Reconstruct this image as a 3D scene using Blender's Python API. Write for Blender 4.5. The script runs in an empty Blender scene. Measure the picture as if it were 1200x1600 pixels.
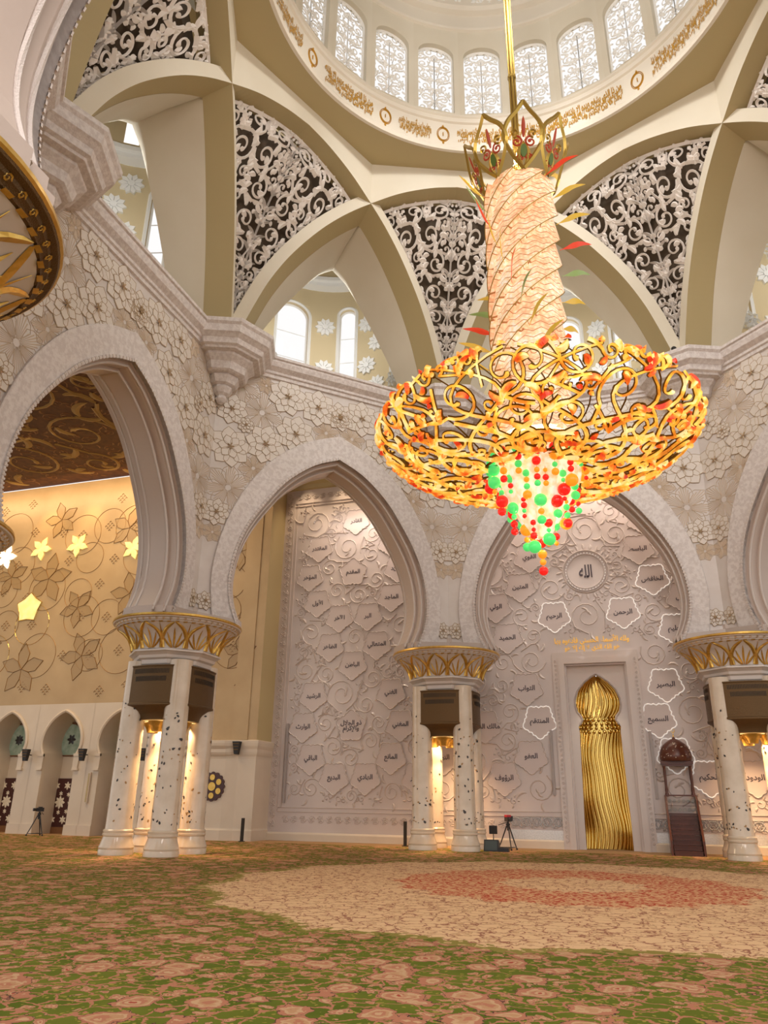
import bpy, math, random
from math import pi as PI, sin, cos, radians as R, hypot, atan2, sqrt
from mathutils import Vector, Matrix

# ------------------------------------------------------------------ camera, world, exposure
S = 16.0                                   # circumradius of the octagon of piers (m)
SC = bpy.context.scene
SC.view_settings.view_transform = 'Standard'
SC.view_settings.look = 'None'
SC.view_settings.gamma = 1
SC.view_settings.use_curve_mapping = False
SC.view_settings.exposure = 0.0
FPX, PITCH, YAW, ROLL = 1177.94, 0.36633, -0.316757, -0.0144715
CAM = Vector((0.118365 * S, -1.196197 * S, 0.115526 * S))
cd = bpy.data.cameras.new('camera')
cam = bpy.data.objects.new('camera', cd)
SC.collection.objects.link(cam)
cd.sensor_fit = 'VERTICAL'; cd.sensor_height = 36; cd.sensor_width = 27
cd.lens = FPX / 1600 * 36
cd.clip_end = 500
Xh = Vector((cos(YAW), -sin(YAW), 0))
Uh = Vector((-sin(YAW) * sin(PITCH), -cos(YAW) * sin(PITCH), cos(PITCH)))
Fh = Vector((sin(YAW) * cos(PITCH), cos(YAW) * cos(PITCH), sin(PITCH)))
cr, sr = cos(ROLL), sin(ROLL)
cx_, cy_ = cr * Xh - sr * Uh, sr * Xh + cr * Uh
m = Matrix((cx_, cy_, -Fh)).transposed().to_4x4(); m.translation = CAM
cam.matrix_world = m
SC.camera = cam
w = bpy.data.worlds.new('sky'); SC.world = w; w.use_nodes = True
bg = w.node_tree.nodes['Background']
bg.inputs[0].default_value = (1.0, 0.965, 0.93, 1)
bg.inputs[1].default_value = 1.12
SC.cycles.max_bounces = 7
SC.cycles.diffuse_bounces = 4
SC.cycles.transparent_max_bounces = 8
SC.cycles.caustics_reflective = False
SC.cycles.caustics_refractive = False
SC.cycles.sample_clamp_indirect = 4.0

def lamp(kind, name, loc, energy, color, size=1.0, target=None, spot=60, blend=.6, size_y=None):
    l = bpy.data.lights.new(name, kind); l.energy = energy; l.color = color
    if kind == 'AREA':
        l.shape = 'RECTANGLE' if size_y else 'DISK'; l.size = size
        if size_y: l.size_y = size_y
    else:
        l.shadow_soft_size = size
    if kind == 'SPOT':
        l.spot_size = R(spot); l.spot_blend = blend
    o = bpy.data.objects.new(name, l); SC.collection.objects.link(o); o.location = loc
    if target is not None:
        o.rotation_euler = (Vector(target) - Vector(loc)).to_track_quat('-Z', 'Y').to_euler()
    return o

WARM = (1.0, 0.76, 0.48)
# cove light washing the golden wall of the left hall, and its downlights
lamp('AREA', 'cove_lamp', (-29, 14.0, 19.5), 620, (1, .68, .38), 24, (-29, 15.8, 17.6), size_y=.6)
lamp('AREA', 'hall_fill', (-28, 6, 19.6), 1700, (1, .74, .46), 10, (-28, 8, 0), size_y=8)  # added broad fill under the left hall ceiling
for x in (-31, -28, -25, -22, -19.5):
    lamp('SPOT', 'wall_downlight', (x, 14.6, 19.6), 520, (1, .62, .28), .15, (x, 15.6, 14), 70, .8)
for x in (-14.6, -12.4, -10.2, -3, -1, 1, 3, 5, 8):
    lamp('SPOT', 'panel_downlight', (x, 16.2, 19.7), 500 if x < -5 else 330, (1, .74, .46), .1, (x, 17.3, 14.5), 62, .7)
lamp('AREA', 'aisle_fill', (0, 15.8, 16.6), 620, (1, .84, .72), 26, (0, 17.44, 13.2), size_y=.8)  # added fill floating in front of the qibla panel
# added fill: spots inside the drum, area lamps turned onto the alcove walls
for az_ in (-157.5, 157.5, -112.5, 112.5, 180):
    a = R(az_)
    lamp('SPOT', 'drum_fill', (8.2 * sin(a), 8.2 * cos(a), 36.0), 5200, (1, .96, .90), 1.0, (-10.5 * sin(a), -10.5 * cos(a), 25.4), 46, .5)
for az_ in (-157.5, 157.5, 180):
    a = R(az_)
    lamp('SPOT', 'drum_fill', (8.2 * sin(a), 8.2 * cos(a), 34.5), 1500, (1, .97, .93), .8, (-9 * sin(a), -9 * cos(a), 40), 80, .8)
for az_ in (-135, -90, -45, 0, 45):
    a = R(az_)
    lamp('AREA', 'alcove_fill', (15.9 * sin(a), 15.9 * cos(a), 25.5), 250, (.95, .98, 1), 3.4, (21 * sin(a), 21 * cos(a), 26.5))
# the chandelier's own light
lamp('POINT', 'chandelier_lamp', (0, 0, 13.4), 1300, (1, .82, .62), .9)
lamp('POINT', 'chandelier_lamp', (0, 0, 21.6), 1300, (1, .88, .74), .5)
lamp('POINT', 'chandelier_lamp', (0, 0, 8.6), 500, (1, .82, .62), .5)
# broad fill added behind the camera, lighting the octagon from the front
lamp('AREA', 'front_hall_fill', (6, -27, 19), 3800, (1, .86, .78), 22, (0, 2, 10), size_y=8)

# ------------------------------------------------------------------ tools
RND = random.Random(7)
COL = SC.collection

def tag(o, label=None, cat=None, group=None, kind=None):
    if label: o['label'] = label
    if cat: o['category'] = cat
    if group: o['group'] = group
    if kind: o['kind'] = kind
    return o

class MB:
    def __init__(s): s.v = []; s.f = []; s.mi = []; s.uv = {}
    def add(s, vs, fs, mi=0):
        b = len(s.v); s.v += [tuple(x) for x in vs]
        s.f += [tuple(b + i for i in f) for f in fs]; s.mi += [mi] * len(fs)
    def grid(s, rows, close=False, mi=0):
        n = len(rows[0]); vs = [p for r in rows for p in r]; fs = []
        for i in range(len(rows) - 1):
            for j in range(n if close else n - 1):
                k = (j + 1) % n
                fs.append((i * n + j, i * n + k, (i + 1) * n + k, (i + 1) * n + j))
        s.add(vs, fs, mi)
    def lathe(s, prof, n=24, c=(0, 0), a0=0, mi=0, span=2 * PI):
        full = abs(span - 2 * PI) < 1e-6; m = n if full else n + 1
        s.grid([[(c[0] + r * cos(a0 + span * j / n), c[1] + r * sin(a0 + span * j / n), z) for j in range(m)] for r, z in prof], close=full, mi=mi)
    def box(s, c, d, rot=0, mi=0):
        x, y, z = [q / 2 for q in d]; vs = []
        for i in (-1, 1):
            for j in (-1, 1):
                for k in (-1, 1):
                    X, Y = i * x, j * y
                    vs.append((c[0] + X * cos(rot) - Y * sin(rot), c[1] + X * sin(rot) + Y * cos(rot), c[2] + k * z))
        s.add(vs, [(0, 1, 3, 2), (4, 6, 7, 5), (0, 4, 5, 1), (2, 3, 7, 6), (0, 2, 6, 4), (1, 5, 7, 3)], mi)
    def tube(s, pts, r, n=6, mi=0, closed=False):
        pts = [Vector(p) for p in pts]; N = len(pts); rows = []
        rr = r if isinstance(r, (list, tuple)) else [r] * N
        up = Vector((.13, .21, 1)).normalized()
        for i, p in enumerate(pts):
            a = pts[(i - 1) % N] if (i or closed) else p
            b = pts[(i + 1) % N] if (i < N - 1 or closed) else p
            t = (b - a).normalized()
            x = t.cross(up)
            if x.length < 1e-3: x = t.cross(Vector((1, 0, 0)))
            x.normalize(); y = t.cross(x)
            rows.append([p + rr[i] * (cos(2 * PI * k / n) * x + sin(2 * PI * k / n) * y) for k in range(n)])
        if closed: rows.append(rows[0])
        s.grid(rows, close=True, mi=mi)
        if not closed:
            b = len(s.v) - n
            s.add(rows[0], [tuple(range(n))], mi); s.add(rows[-1], [tuple(range(n))[::-1]], mi)
    # a raised stroke: 2D points with half widths, mapped by M(u, v, h)
    def stroke(s, pts, ws, M, h0=0., h1=.05, mi=0, back=False):
        n = len(pts); vs = []; fs = []
        for i in range(n):
            a = pts[max(i - 1, 0)]; b = pts[min(i + 1, n - 1)]
            dx, dy = b[0] - a[0], b[1] - a[1]; L = hypot(dx, dy) or 1
            nx, ny = -dy / L, dx / L; u, v = pts[i]; ww = ws[i]
            vs += [M(u + nx * ww, v + ny * ww, h0), M(u, v, h0 + (h1 - h0) * min(1, .35 + ww / (max(ws) + 1e-9) * .65)), M(u - nx * ww, v - ny * ww, h0)]
        for i in range(n - 1):
            k = i * 3
            fs += [(k, k + 1, k + 4, k + 3), (k + 1, k + 2, k + 5, k + 4)]
            if back: fs.append((k + 2, k, k + 3, k + 5))
        s.add(vs, fs, mi)
    def plate(s, poly, M, h0, h1, mi=0):
        n = len(poly); vs = [M(u, v, h1) for u, v in poly] + [M(u, v, h0) for u, v in poly]
        cu = sum(p[0] for p in poly) / n; cv = sum(p[1] for p in poly) / n
        vs.append(M(cu, cv, h1))
        fs = [(i, (i + 1) % n, 2 * n) for i in range(n)] + [(i, i + n, (i + 1) % n + n, (i + 1) % n) for i in range(n)]
        s.add(vs, fs, mi)
    def build(s, name, mats, parent=None, smooth=False, at=None, fix=True):
        me = bpy.data.meshes.new(name)
        if at is not None:
            s.v = [(x - at[0], y - at[1], z - at[2]) for x, y, z in s.v]
        me.from_pydata(s.v, [], s.f)
        if not isinstance(mats, (list, tuple)): mats = [mats]
        for q in mats: me.materials.append(q)
        if len(mats) > 1: me.polygons.foreach_set('material_index', s.mi)
        if smooth: me.polygons.foreach_set('use_smooth', [True] * len(me.polygons))
        me.update()
        if fix and len(s.f) < 60000:
            import bmesh
            bm = bmesh.new(); bm.from_mesh(me)
            bmesh.ops.recalc_face_normals(bm, faces=bm.faces); bm.to_mesh(me); bm.free()
        o = bpy.data.objects.new(name, me); COL.objects.link(o)
        if parent is not None: o.parent = parent
        if at is not None: o.location = at
        return o

def sharp(o, ang=40):
    me = o.data
    me.polygons.foreach_set('use_smooth', [True] * len(me.polygons))
    me.set_sharp_from_angle(angle=R(ang))
    return o

def empty(name, loc, rz=0, label=None, cat=None, group=None, kind=None):
    o = bpy.data.objects.new(name, None); COL.objects.link(o)
    o.location = loc; o.rotation_euler = (0, 0, rz); o.empty_display_size = .2
    return tag(o, label, cat, group, kind)

def copy_tree(o, parent=None):
    c = o.copy(); COL.objects.link(c)
    if parent is not None: c.parent = parent
    for ch in list(o.children): copy_tree(ch, c)
    return c

def face_map(az, ap):
    a = R(az); nx, ny, tx, ty = sin(a), cos(a), cos(a), -sin(a)
    return lambda s, z, h=0.: ((ap - h) * nx + s * tx, (ap - h) * ny + s * ty, z)

def interp(tab, x):
    if x <= tab[0][0]: return tab[0][1]
    for (a, b), (c, d) in zip(tab, tab[1:]):
        if x <= c: return b + (d - b) * (x - a) / ((c - a) or 1e-9)
    return tab[-1][1]

def smooth_curve(pts, n=40):
    """Catmull-Rom through pts, resampled to n points"""
    P = [pts[0]] + list(pts) + [pts[-1]]; out = []
    seg = len(pts) - 1
    for i in range(n):
        t = i / (n - 1) * seg; k = min(int(t), seg - 1); f = t - k
        a, b, c, d = P[k:k + 4]
        out.append(tuple(.5 * (2 * b[q] + (c[q] - a[q]) * f + (2 * a[q] - 5 * b[q] + 4 * c[q] - d[q]) * f * f + (3 * b[q] - a[q] - 3 * c[q] + d[q]) * f ** 3) for q in range(len(b))))
    return out

# ------------------------------------------------------------------ ornament
def spiral(cx, cy, r, a0, turn=1.35, ccw=1, n=20, w0=.1, w1=.05, rin=.22):
    pts = []; ws = []
    for i in range(n):
        t = i / (n - 1); a = a0 + ccw * turn * 2 * PI * t; q = r * (1 - (1 - rin) * t ** .8)
        pts.append((cx + q * cos(a), cy + q * sin(a))); ws.append(w0 + (w1 - w0) * t)
    # bud
    ws[-1] = w0 * 1.5; ws[-2] = w0 * 1.45; ws[-3] = w0 * 1.1
    e = pts[-1]; a = a0 + ccw * turn * 2 * PI
    pts.append((e[0] - ccw * sin(a) * w0 * 1.3, e[1] + ccw * cos(a) * w0 * 1.3)); ws.append(w0 * .2)
    return pts, ws

def leaf(x, y, a, L, w, bend=.5, n=8):
    pts = []; ws = []
    for i in range(n):
        t = i / (n - 1); ang = a + bend * t
        pts.append((x + L * t * cos(ang), y + L * t * sin(ang))); ws.append(w * (.25 + sin(PI * min(1, t * .95 + .05)) ** .8 * .9) * (1 if t < 1 else .02))
    ws[-1] = w * .04
    return pts, ws

def pack(inside, box, rmax, rmin, rnd, tries=2600, gap=1.0):
    """dart-thrown circles, the largest first"""
    x0, y0, x1, y1 = box; cs = []; cell = rmax * 2; grid = {}
    r = rmax
    while r >= rmin * .999:
        for _ in range(tries):
            x = rnd.uniform(x0, x1); y = rnd.uniform(y0, y1)
            if not inside(x, y, r): continue
            k = (int(x // cell), int(y // cell)); ok = True
            for i in (-1, 0, 1):
                for j in (-1, 0, 1):
                    for (a, b, c) in grid.get((k[0] + i, k[1] + j), ()):
                        if (a - x) ** 2 + (b - y) ** 2 < (gap * (c + r)) ** 2: ok = False; break
                    if not ok: break
                if not ok: break
            if ok:
                grid.setdefault(k, []).append((x, y, r)); cs.append((x, y, r))
        r *= .8
    return cs

def scrollwork(cs, rnd, w=.06, leaves=4, links=True, n=18, turn=1.35, lw=1.5):
    out = []; lv = []
    for i, (x, y, r) in enumerate(cs):
        ccw = rnd.choice((-1, 1)); a0 = rnd.uniform(0, 2 * PI); ww = w * (.55 + .45 * min(1, r / .45))
        # link: from nearest bigger neighbour, tangentially
        if links:
            best = None
            for j, (X, Y, Q) in enumerate(cs):
                if j == i: continue
                dd = hypot(X - x, Y - y) - Q - r
                if j < i and (best is None or dd < best[0]): best = (dd, j)
            if best and best[0] < r * 1.2:
                X, Y, Q = cs[best[1]]; a0 = atan2(Y - y, X - x) + ccw * -.2
                s = (x + r * cos(a0), y + r * sin(a0)); b = atan2(y - Y, x - X) + .9 * rnd.choice((-1, 1))
                e = (X + Q * cos(b), Y + Q * sin(b)); mid = ((s[0] + e[0]) / 2 + rnd.uniform(-.1, .1) * r, (s[1] + e[1]) / 2)
                out.append((smooth_curve([s, mid, e], 6), [ww] * 6))
        out.append(spiral(x, y, r * .97, a0, turn if r > .25 else .9, ccw, n if r > .25 else max(8, n // 2), ww, ww * .6))
        for k in range(leaves):
            b = a0 + 2 * PI * (k + .5) / leaves + rnd.uniform(-.3, .3)
            lv.append(leaf(x + r * .93 * cos(b), y + r * .93 * sin(b), b + ccw * rnd.uniform(.5, 1.0), r * rnd.uniform(.55, .85), ww * lw, -ccw * .9))
        if r > .3:
            b = a0 + ccw * 2.2
            lv.append(leaf(x + r * .55 * cos(b), y + r * .55 * sin(b), b + ccw * 2.0, r * .5, ww * lw, ccw * .9))
    return out, lv

def mirror(sts): return sts + [([(-a, b) for a, b in p], w) for p, w in sts]

def star_shape(cx, cy, r, tips=5, rot=-PI / 2, k=8):
    pts = []
    for i in range(tips * k):
        a = rot + 2 * PI * i / (tips * k); f = (i % k) / k            # 0 at tip
        d = abs(f - 0) if f < .5 else 1 - f                          # 0 tip .. .5 valley
        q = 1 - .235 * (d * 2) ** .6 + .055 * abs(sin(PI * d * 4)) 
        pts.append((cx + r * q * cos(a), cy + r * q * sin(a)))
    return pts

# ------------------------------------------------------------------ materials
def mat(name, col, rough=.5, metal=0., emit=None, es=0., noise=None, spec=.5, bump=None, coat=0.):
    m = bpy.data.materials.new(name); m.use_nodes = True; nt = m.node_tree; b = nt.nodes['Principled BSDF']
    b.inputs['Base Color'].default_value = (*col, 1); b.inputs['Roughness'].default_value = rough
    b.inputs['Metallic'].default_value = metal; b.inputs['Specular IOR Level'].default_value = spec
    b.inputs['Coat Weight'].default_value = coat
    if emit: b.inputs['Emission Color'].default_value = (*emit, 1); b.inputs['Emission Strength'].default_value = es
    if noise or bump:
        tc = nt.nodes.new('ShaderNodeTexCoord')
    if noise:
        c2, sc, lo, hi = noise
        n = nt.nodes.new('ShaderNodeTexNoise'); n.inputs['Scale'].default_value = sc; n.inputs['Detail'].default_value = 4
        r = nt.nodes.new('ShaderNodeValToRGB'); r.color_ramp.elements[0].position = lo; r.color_ramp.elements[1].position = hi
        r.color_ramp.elements[0].color = (*col, 1); r.color_ramp.elements[1].color = (*c2, 1)
        nt.links.new(tc.outputs['Object'], n.inputs['Vector']); nt.links.new(n.outputs['Fac'], r.inputs['Fac'])
        nt.links.new(r.outputs['Color'], b.inputs['Base Color'])
        if emit: nt.links.new(r.outputs['Color'], b.inputs['Emission Color'])
    if bump:
        sc, st, kind = bump
        n = nt.nodes.new('ShaderNodeTexVoronoi' if kind == 'v' else 'ShaderNodeTexNoise'); n.inputs['Scale'].default_value = sc
        bp = nt.nodes.new('ShaderNodeBump'); bp.inputs['Strength'].default_value = st; bp.inputs['Distance'].default_value = .03
        nt.links.new(tc.outputs['Object'], n.inputs['Vector'])
        nt.links.new(n.outputs[0], bp.inputs['Height']); nt.links.new(bp.outputs['Normal'], b.inputs['Normal'])
    return m

M_marble = mat('white_marble', (.62, .565, .535), .35, noise=((.72, .68, .66), .9, .35, .7))
M_band = mat('carved_marble_band', (.64, .59, .58), .45, noise=((.75, .71, .70), 7, .42, .58), bump=(16, .22, 'v'))
M_soffit = mat('arch_soffit_marble', (.57, .48, .43), .4, bump=(5, .25, 'n'))
M_rope = mat('rope_moulding', (.66, .60, .57), .5, bump=(45, .3, 'v'))
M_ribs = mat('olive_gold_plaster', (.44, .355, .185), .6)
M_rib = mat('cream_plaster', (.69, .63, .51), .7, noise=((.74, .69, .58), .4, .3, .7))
M_drumw = mat('cream_wall_plaster', (.66, .54, .33), .7)
M_ring = mat('pale_ring_plaster', (.76, .70, .60), .6)
M_screen = mat('carved_white_stone', (.80, .75, .71), .6)
M_cavity = mat('cavity_shade_brown', (.10, .07, .045), .9)  # dark brown stands for the unlit hollow behind the screens
M_white = mat('white_plaster', (.88, .87, .84), .5)
M_gold = mat('gold_leaf', (.62, .38, .08), .32, .85, noise=((.72, .48, .14), 9, .35, .65))
M_goldflat = mat('gold_lettering', (.52, .27, .025), .4, .25)
M_goldbright = mat('polished_gold', (.80, .56, .17), .16, 1.0)
M_bronze = mat('bronze_vent_metal', (.13, .075, .03), .45, .6, bump=(60, .3, 'v'))
M_dark = mat('dark_slot', (.02, .015, .01), .7)
M_black = mat('black_plastic', (.015, .015, .018), .4)
M_red = mat('red_cover', (.5, .02, .03), .5)
M_inlay = mat('beige_inlay', (.60, .49, .38), .35)
M_outline = mat('gold_outline', (.50, .38, .25), .4, .0)
M_petal = mat('carved_petal', (.71, .655, .60), .4)
M_panel = mat('qibla_marble', (.58, .51, .49), .28, noise=((.64, .57, .55), .5, .35, .65))
M_relief = mat('relief_marble', (.60, .53, .50), .22, coat=.3)
M_cart = mat('smooth_pinkish_marble', (.60, .52, .50), .3)
M_ink = mat('dark_calligraphy', (.05, .035, .05), .5)
M_lit = mat('backlit_outline', (.9, .88, .85), .5, emit=(1, .95, .9), es=.28)
M_goldtext = mat('gold_text', (.85, .5, .08), .3, .4, emit=(1, .6, .1), es=.25)
M_gwall = mat('golden_wall_plaster', (.43, .30, .15), .4, noise=((.51, .37, .20), .5, .3, .7), bump=(3, .15, 'v'))
M_gring = mat('thin_bronze_ring', (.30, .17, .06), .35, .5)
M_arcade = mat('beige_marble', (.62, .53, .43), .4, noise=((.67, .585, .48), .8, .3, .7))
M_shadewall = mat('olive_shaded_marble', (.47, .38, .20), .5)  # the return wall's shade is put into this olive tone
M_doorwood = mat('maroon_wood', (.055, .014, .012), .35)
M_dooredge = mat('brown_wood', (.20, .09, .035), .4)
M_flowerwhite = mat('pearl_inlay', (.75, .68, .55), .3)
M_glassg = mat('green_glass', (.20, .26, .18), .15, noise=((.32, .36, .27), 3, .35, .65), emit=(.2, .26, .18), es=.15)
M_starlight = mat('lit_star_glass', (1, .78, .25), .3, emit=(1, .68, .16), es=.42, noise=((1, .84, .38), 3, .35, .65))
M_starwhite = mat('lit_white_glass', (1, .95, .8), .3, emit=(1, .92, .75), es=1.1)
M_ceil = mat('maroon_ceiling', (.060, .016, .008), .6, noise=((.10, .032, .012), 3, .4, .6))
M_ceilgold = mat('ceiling_gold_scroll', (.30, .19, .055), .5)
M_wood = mat('reddish_brown_wood', (.075, .018, .010), .3, noise=((.11, .03, .015), 4, .3, .7))
M_lens = mat('lamp_lens', (1, .95, .85), .3, emit=(1, .9, .7), es=6)
M_stripglow = mat('warm_lamp_strip', (1, .75, .4), .4, emit=(1, .62, .22), es=2.2)
M_exit = mat('exit_sign_face', (.02, .35, .30), .4, emit=(.05, .75, .65), es=.9)
M_cctv = mat('camera_housing', (.75, .75, .75), .4)
M_capwhite = mat('capital_marble', (.66, .60, .56), .35)
M_shaft = mat('polished_shaft_marble', (.61, .50, .375), .14, noise=((.70, .595, .47), 1.5, .35, .65), coat=.4)
M_fleck = mat('dark_flower_inlay', (.035, .03, .03), .3)
M_fleck2 = mat('ochre_flower_inlay', (.35, .20, .07), .3)

def glass_mat():
    m = bpy.data.materials.new('clear_glass'); m.use_nodes = True; nt = m.node_tree
    for n in list(nt.nodes):
        if n.type != 'OUTPUT_MATERIAL': nt.nodes.remove(n)
    out = [n for n in nt.nodes][0]
    t = nt.nodes.new('ShaderNodeBsdfTransparent'); g = nt.nodes.new('ShaderNodeBsdfGlossy'); x = nt.nodes.new('ShaderNodeMixShader')
    t.inputs[0].default_value = (.95, .97, 1, 1); g.inputs['Roughness'].default_value = .05; x.inputs[0].default_value = .06
    nt.links.new(t.outputs[0], x.inputs[1]); nt.links.new(g.outputs[0], x.inputs[2]); nt.links.new(x.outputs[0], out.inputs[0])
    return m
M_glass = glass_mat()

class NT:
    """tiny node helper"""
    def __init__(s, m): s.nt = m.node_tree
    def n(s, t, **k):
        q = s.nt.nodes.new(t)
        for a, b in k.items(): setattr(q, a, b)
        return q
    def l(s, a, b): s.nt.links.new(a, b)
    def math(s, op, a, b=None, c=None):
        q = s.n('ShaderNodeMath', operation=op)
        for i, v in enumerate((a, b, c)):
            if v is None: continue
            if isinstance(v, (int, float)): q.inputs[i].default_value = v
            else: s.l(v, q.inputs[i])
        return q.outputs[0]
    def ramp(s, fac, stops, const=False):
        q = s.n('ShaderNodeValToRGB'); e = q.color_ramp.elements
        if const: q.color_ramp.interpolation = 'CONSTANT'
        while len(e) < len(stops): e.new(.5)
        for k, (p, c) in zip(e, stops): k.position = p; k.color = (*c, 1)
        s.l(fac, q.inputs[0]); return q.outputs[0]
    def mix(s, f, a, b):
        q = s.n('ShaderNodeMix', data_type='RGBA')
        for i, v in ((0, f), (6, a), (7, b)):
            if isinstance(v, (int, float)): q.inputs[i].default_value = v
            elif isinstance(v, tuple): q.inputs[i].default_value = (*v, 1)
            else: s.l(v, q.inputs[i])
        return q.outputs[2]

def carpet():
    m = bpy.data.materials.new('floral_carpet'); m.use_nodes = True; T = NT(m); b = m.node_tree.nodes['Principled BSDF']
    b.inputs['Roughness'].default_value = .95; b.inputs['Specular IOR Level'].default_value = .1
    tc = T.n('ShaderNodeTexCoord'); P = tc.outputs['Object']
    nz = T.n('ShaderNodeTexNoise'); nz.inputs['Scale'].default_value = 4.5; nz.inputs['Detail'].default_value = 4; T.l(P, nz.inputs['Vector'])
    sub = T.n('ShaderNodeVectorMath', operation='SUBTRACT'); T.l(nz.outputs['Color'], sub.inputs[0]); sub.inputs[1].default_value = (.5, .5, .5)
    scl = T.n('ShaderNodeVectorMath', operation='SCALE'); T.l(sub.outputs[0], scl.inputs[0]); scl.inputs['Scale'].default_value = .32
    add = T.n('ShaderNodeVectorMath', operation='ADD'); T.l(P, add.inputs[0]); T.l(scl.outputs[0], add.inputs[1]); W = add.outputs[0]
    def vor(scale, feat='F1', src=W):
        v = T.n('ShaderNodeTexVoronoi', feature=feat); v.inputs['Scale'].default_value = scale; T.l(src, v.inputs['Vector']); return v
    vb = vor(1.7); vm = vor(4.3); ve = vor(3.0, 'DISTANCE_TO_EDGE'); vs = vor(10.0)
    tan, tan2, rose, ink, cream = (.44, .25, .13), (.40, .17, .10), (.34, .07, .045), (.07, .03, .03), (.50, .32, .18)
    green, green2 = (.085, .115, .012), (.135, .155, .02)
    n2 = T.n('ShaderNodeTexNoise'); n2.inputs['Scale'].default_value = 1.1; T.l(P, n2.inputs['Vector'])
    base = T.ramp(n2.outputs['Fac'], [(.35, green), (.65, green2)])
    # thin vines, small blossoms, large blossoms
    c = T.mix(T.math('LESS_THAN', ve.outputs['Distance'], .045), base, tan2)
    c = T.mix(T.math('LESS_THAN', vs.outputs['Distance'], .24), c, (.30, .24, .05))
    small = T.ramp(vm.outputs['Distance'], [(0, rose), (.11, cream), (.19, tan2), (.27, tan), (.33, ink)], True)
    c = T.mix(T.math('LESS_THAN', vm.outputs['Distance'], .35), c, small)
    big = T.ramp(vb.outputs['Distance'], [(0, rose), (.07, cream), (.13, tan2), (.19, tan), (.25, cream), (.30, tan2), (.385, ink)], True)
    field = T.mix(T.math('LESS_THAN', vb.outputs['Distance'], .40), c, big)
    # medallion
    sx = T.n('ShaderNodeSeparateXYZ'); T.l(P, sx.inputs[0])
    X, Y = sx.outputs[0], T.math('SUBTRACT', sx.outputs[1], .9)
    rad = T.math('SQRT', T.math('ADD', T.math('MULTIPLY', X, X), T.math('MULTIPLY', Y, Y)))
    ang = T.math('ARCTAN2', Y, X)
    scal = T.math('MULTIPLY', T.math('ABSOLUTE', T.math('SINE', T.math('MULTIPLY', ang, 8.0))), .5)
    nr = T.math('MULTIPLY', T.math('SUBTRACT', nz.outputs['Fac'], .5), 1.0)
    rr = T.math('ADD', T.math('ADD', rad, scal), nr)
    mtan = T.ramp(vm.outputs['Distance'], [(0, (.36, .10, .06)), (.09, (.70, .50, .29)), (.25, (.58, .36, .19)), (.36, (.22, .10, .06)), (.39, (.68, .46, .26))], True)
    mtan = T.mix(T.math('LESS_THAN', ve.outputs['Distance'], .035), mtan, (.30, .13, .08))
    mred = T.ramp(vs.outputs['Distance'], [(0, (.50, .22, .10)), (.12, (.33, .025, .015)), (.34, (.46, .09, .045)), (.50, (.60, .36, .19))], True)
    mg = T.ramp(vm.outputs['Distance'], [(0, (.42, .18, .10)), (.15, (.5, .36, .16)), (.3, (.24, .2, .05))], True)
    c = T.mix(T.math('LESS_THAN', rr, 8.7), field, mg)
    c = T.mix(T.math('LESS_THAN', rr, 8.45), c, mtan)
    Y2 = T.math('SUBTRACT', sx.outputs[1], 1.9)
    rad2 = T.math('SQRT', T.math('ADD', T.math('MULTIPLY', X, X), T.math('MULTIPLY', Y2, Y2)))
    rr2 = T.math('ADD', T.math('ADD', rad2, T.math('MULTIPLY', scal, .8)), nr)
    c = T.mix(T.math('LESS_THAN', rr2, 4.5), c, mred)
    c = T.mix(T.math('LESS_THAN', rr2, 2.0), c, mtan)
    # pale border strip of the carpet in front of the back wall
    c = T.mix(T.math('GREATER_THAN', sx.outputs[1], 15.4), c, (.42, .26, .13))
    T.l(c, b.inputs['Base Color'])
    return m

# ------------------------------------------------------------------ floor
mb = MB(); mb.grid([[(-70, -40, 0), (60, -40, 0)], [(-70, 22, 0), (60, 22, 0)]])
tag(mb.build('floor', carpet(), fix=False), kind='structure')

# ------------------------------------------------------------------ octagon walls with horseshoe arches
INNER = smooth_curve([(4.0, 8.12), (4.4, 9.1), (4.52, 10.1), (4.35, 11.3), (3.95, 12.4), (3.3, 13.5), (2.4, 14.7), (1.2, 15.7), (0, 16.25)], 44)
OUTER = smooth_curve([(5.05, 8.12), (5.2, 9.1), (5.28, 10.2), (5.1, 11.6), (4.72, 12.9), (4.05, 14.3), (3.0, 15.7), (1.55, 16.8), (0, 17.45)], 44)
AP, AP2, HALF, TOP = 13.9, 15.7, 5.757, 20.35

def both(c):  # right foot over the apex to the left foot
    return c + [(-x, z) for x, z in c[-2::-1]]

def arch_x(c, z):
    t = sorted((b, a) for a, b in c); return 0 if z >= t[-1][0] else interp(t, z)

def inset(c, d):
    """offset a full arch curve towards the opening"""
    n = len(c); out = []
    for i in range(n):
        a = c[max(i - 1, 0)]; b = c[min(i + 1, n - 1)]; dx, dz = b[0] - a[0], b[1] - a[1]; L = hypot(dx, dz)
        out.append((c[i][0] - dz / L * d, c[i][1] + dx / L * d))
    mid = n // 2; out[mid] = (0, out[mid][1])
    return out

# signed so that positive d shrinks the opening
FULLI, FULLO = both(INNER), both(OUTER)

def wall_face_mesh(az):
    M = face_map(az, AP); mb = MB(); zs = sorted(set([8.12 + (17.45 - 8.12) * (i / 40) for i in range(41)] + [18.4, 19.4, TOP]))
    for sg in (1, -1):
        rows = []
        for z in zs:
            x = arch_x(OUTER, z); rows.append([M(sg * (x + (HALF - x) * k / 4), z, 0) for k in range(5)])
        mb.grid(rows)
    return mb

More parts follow.
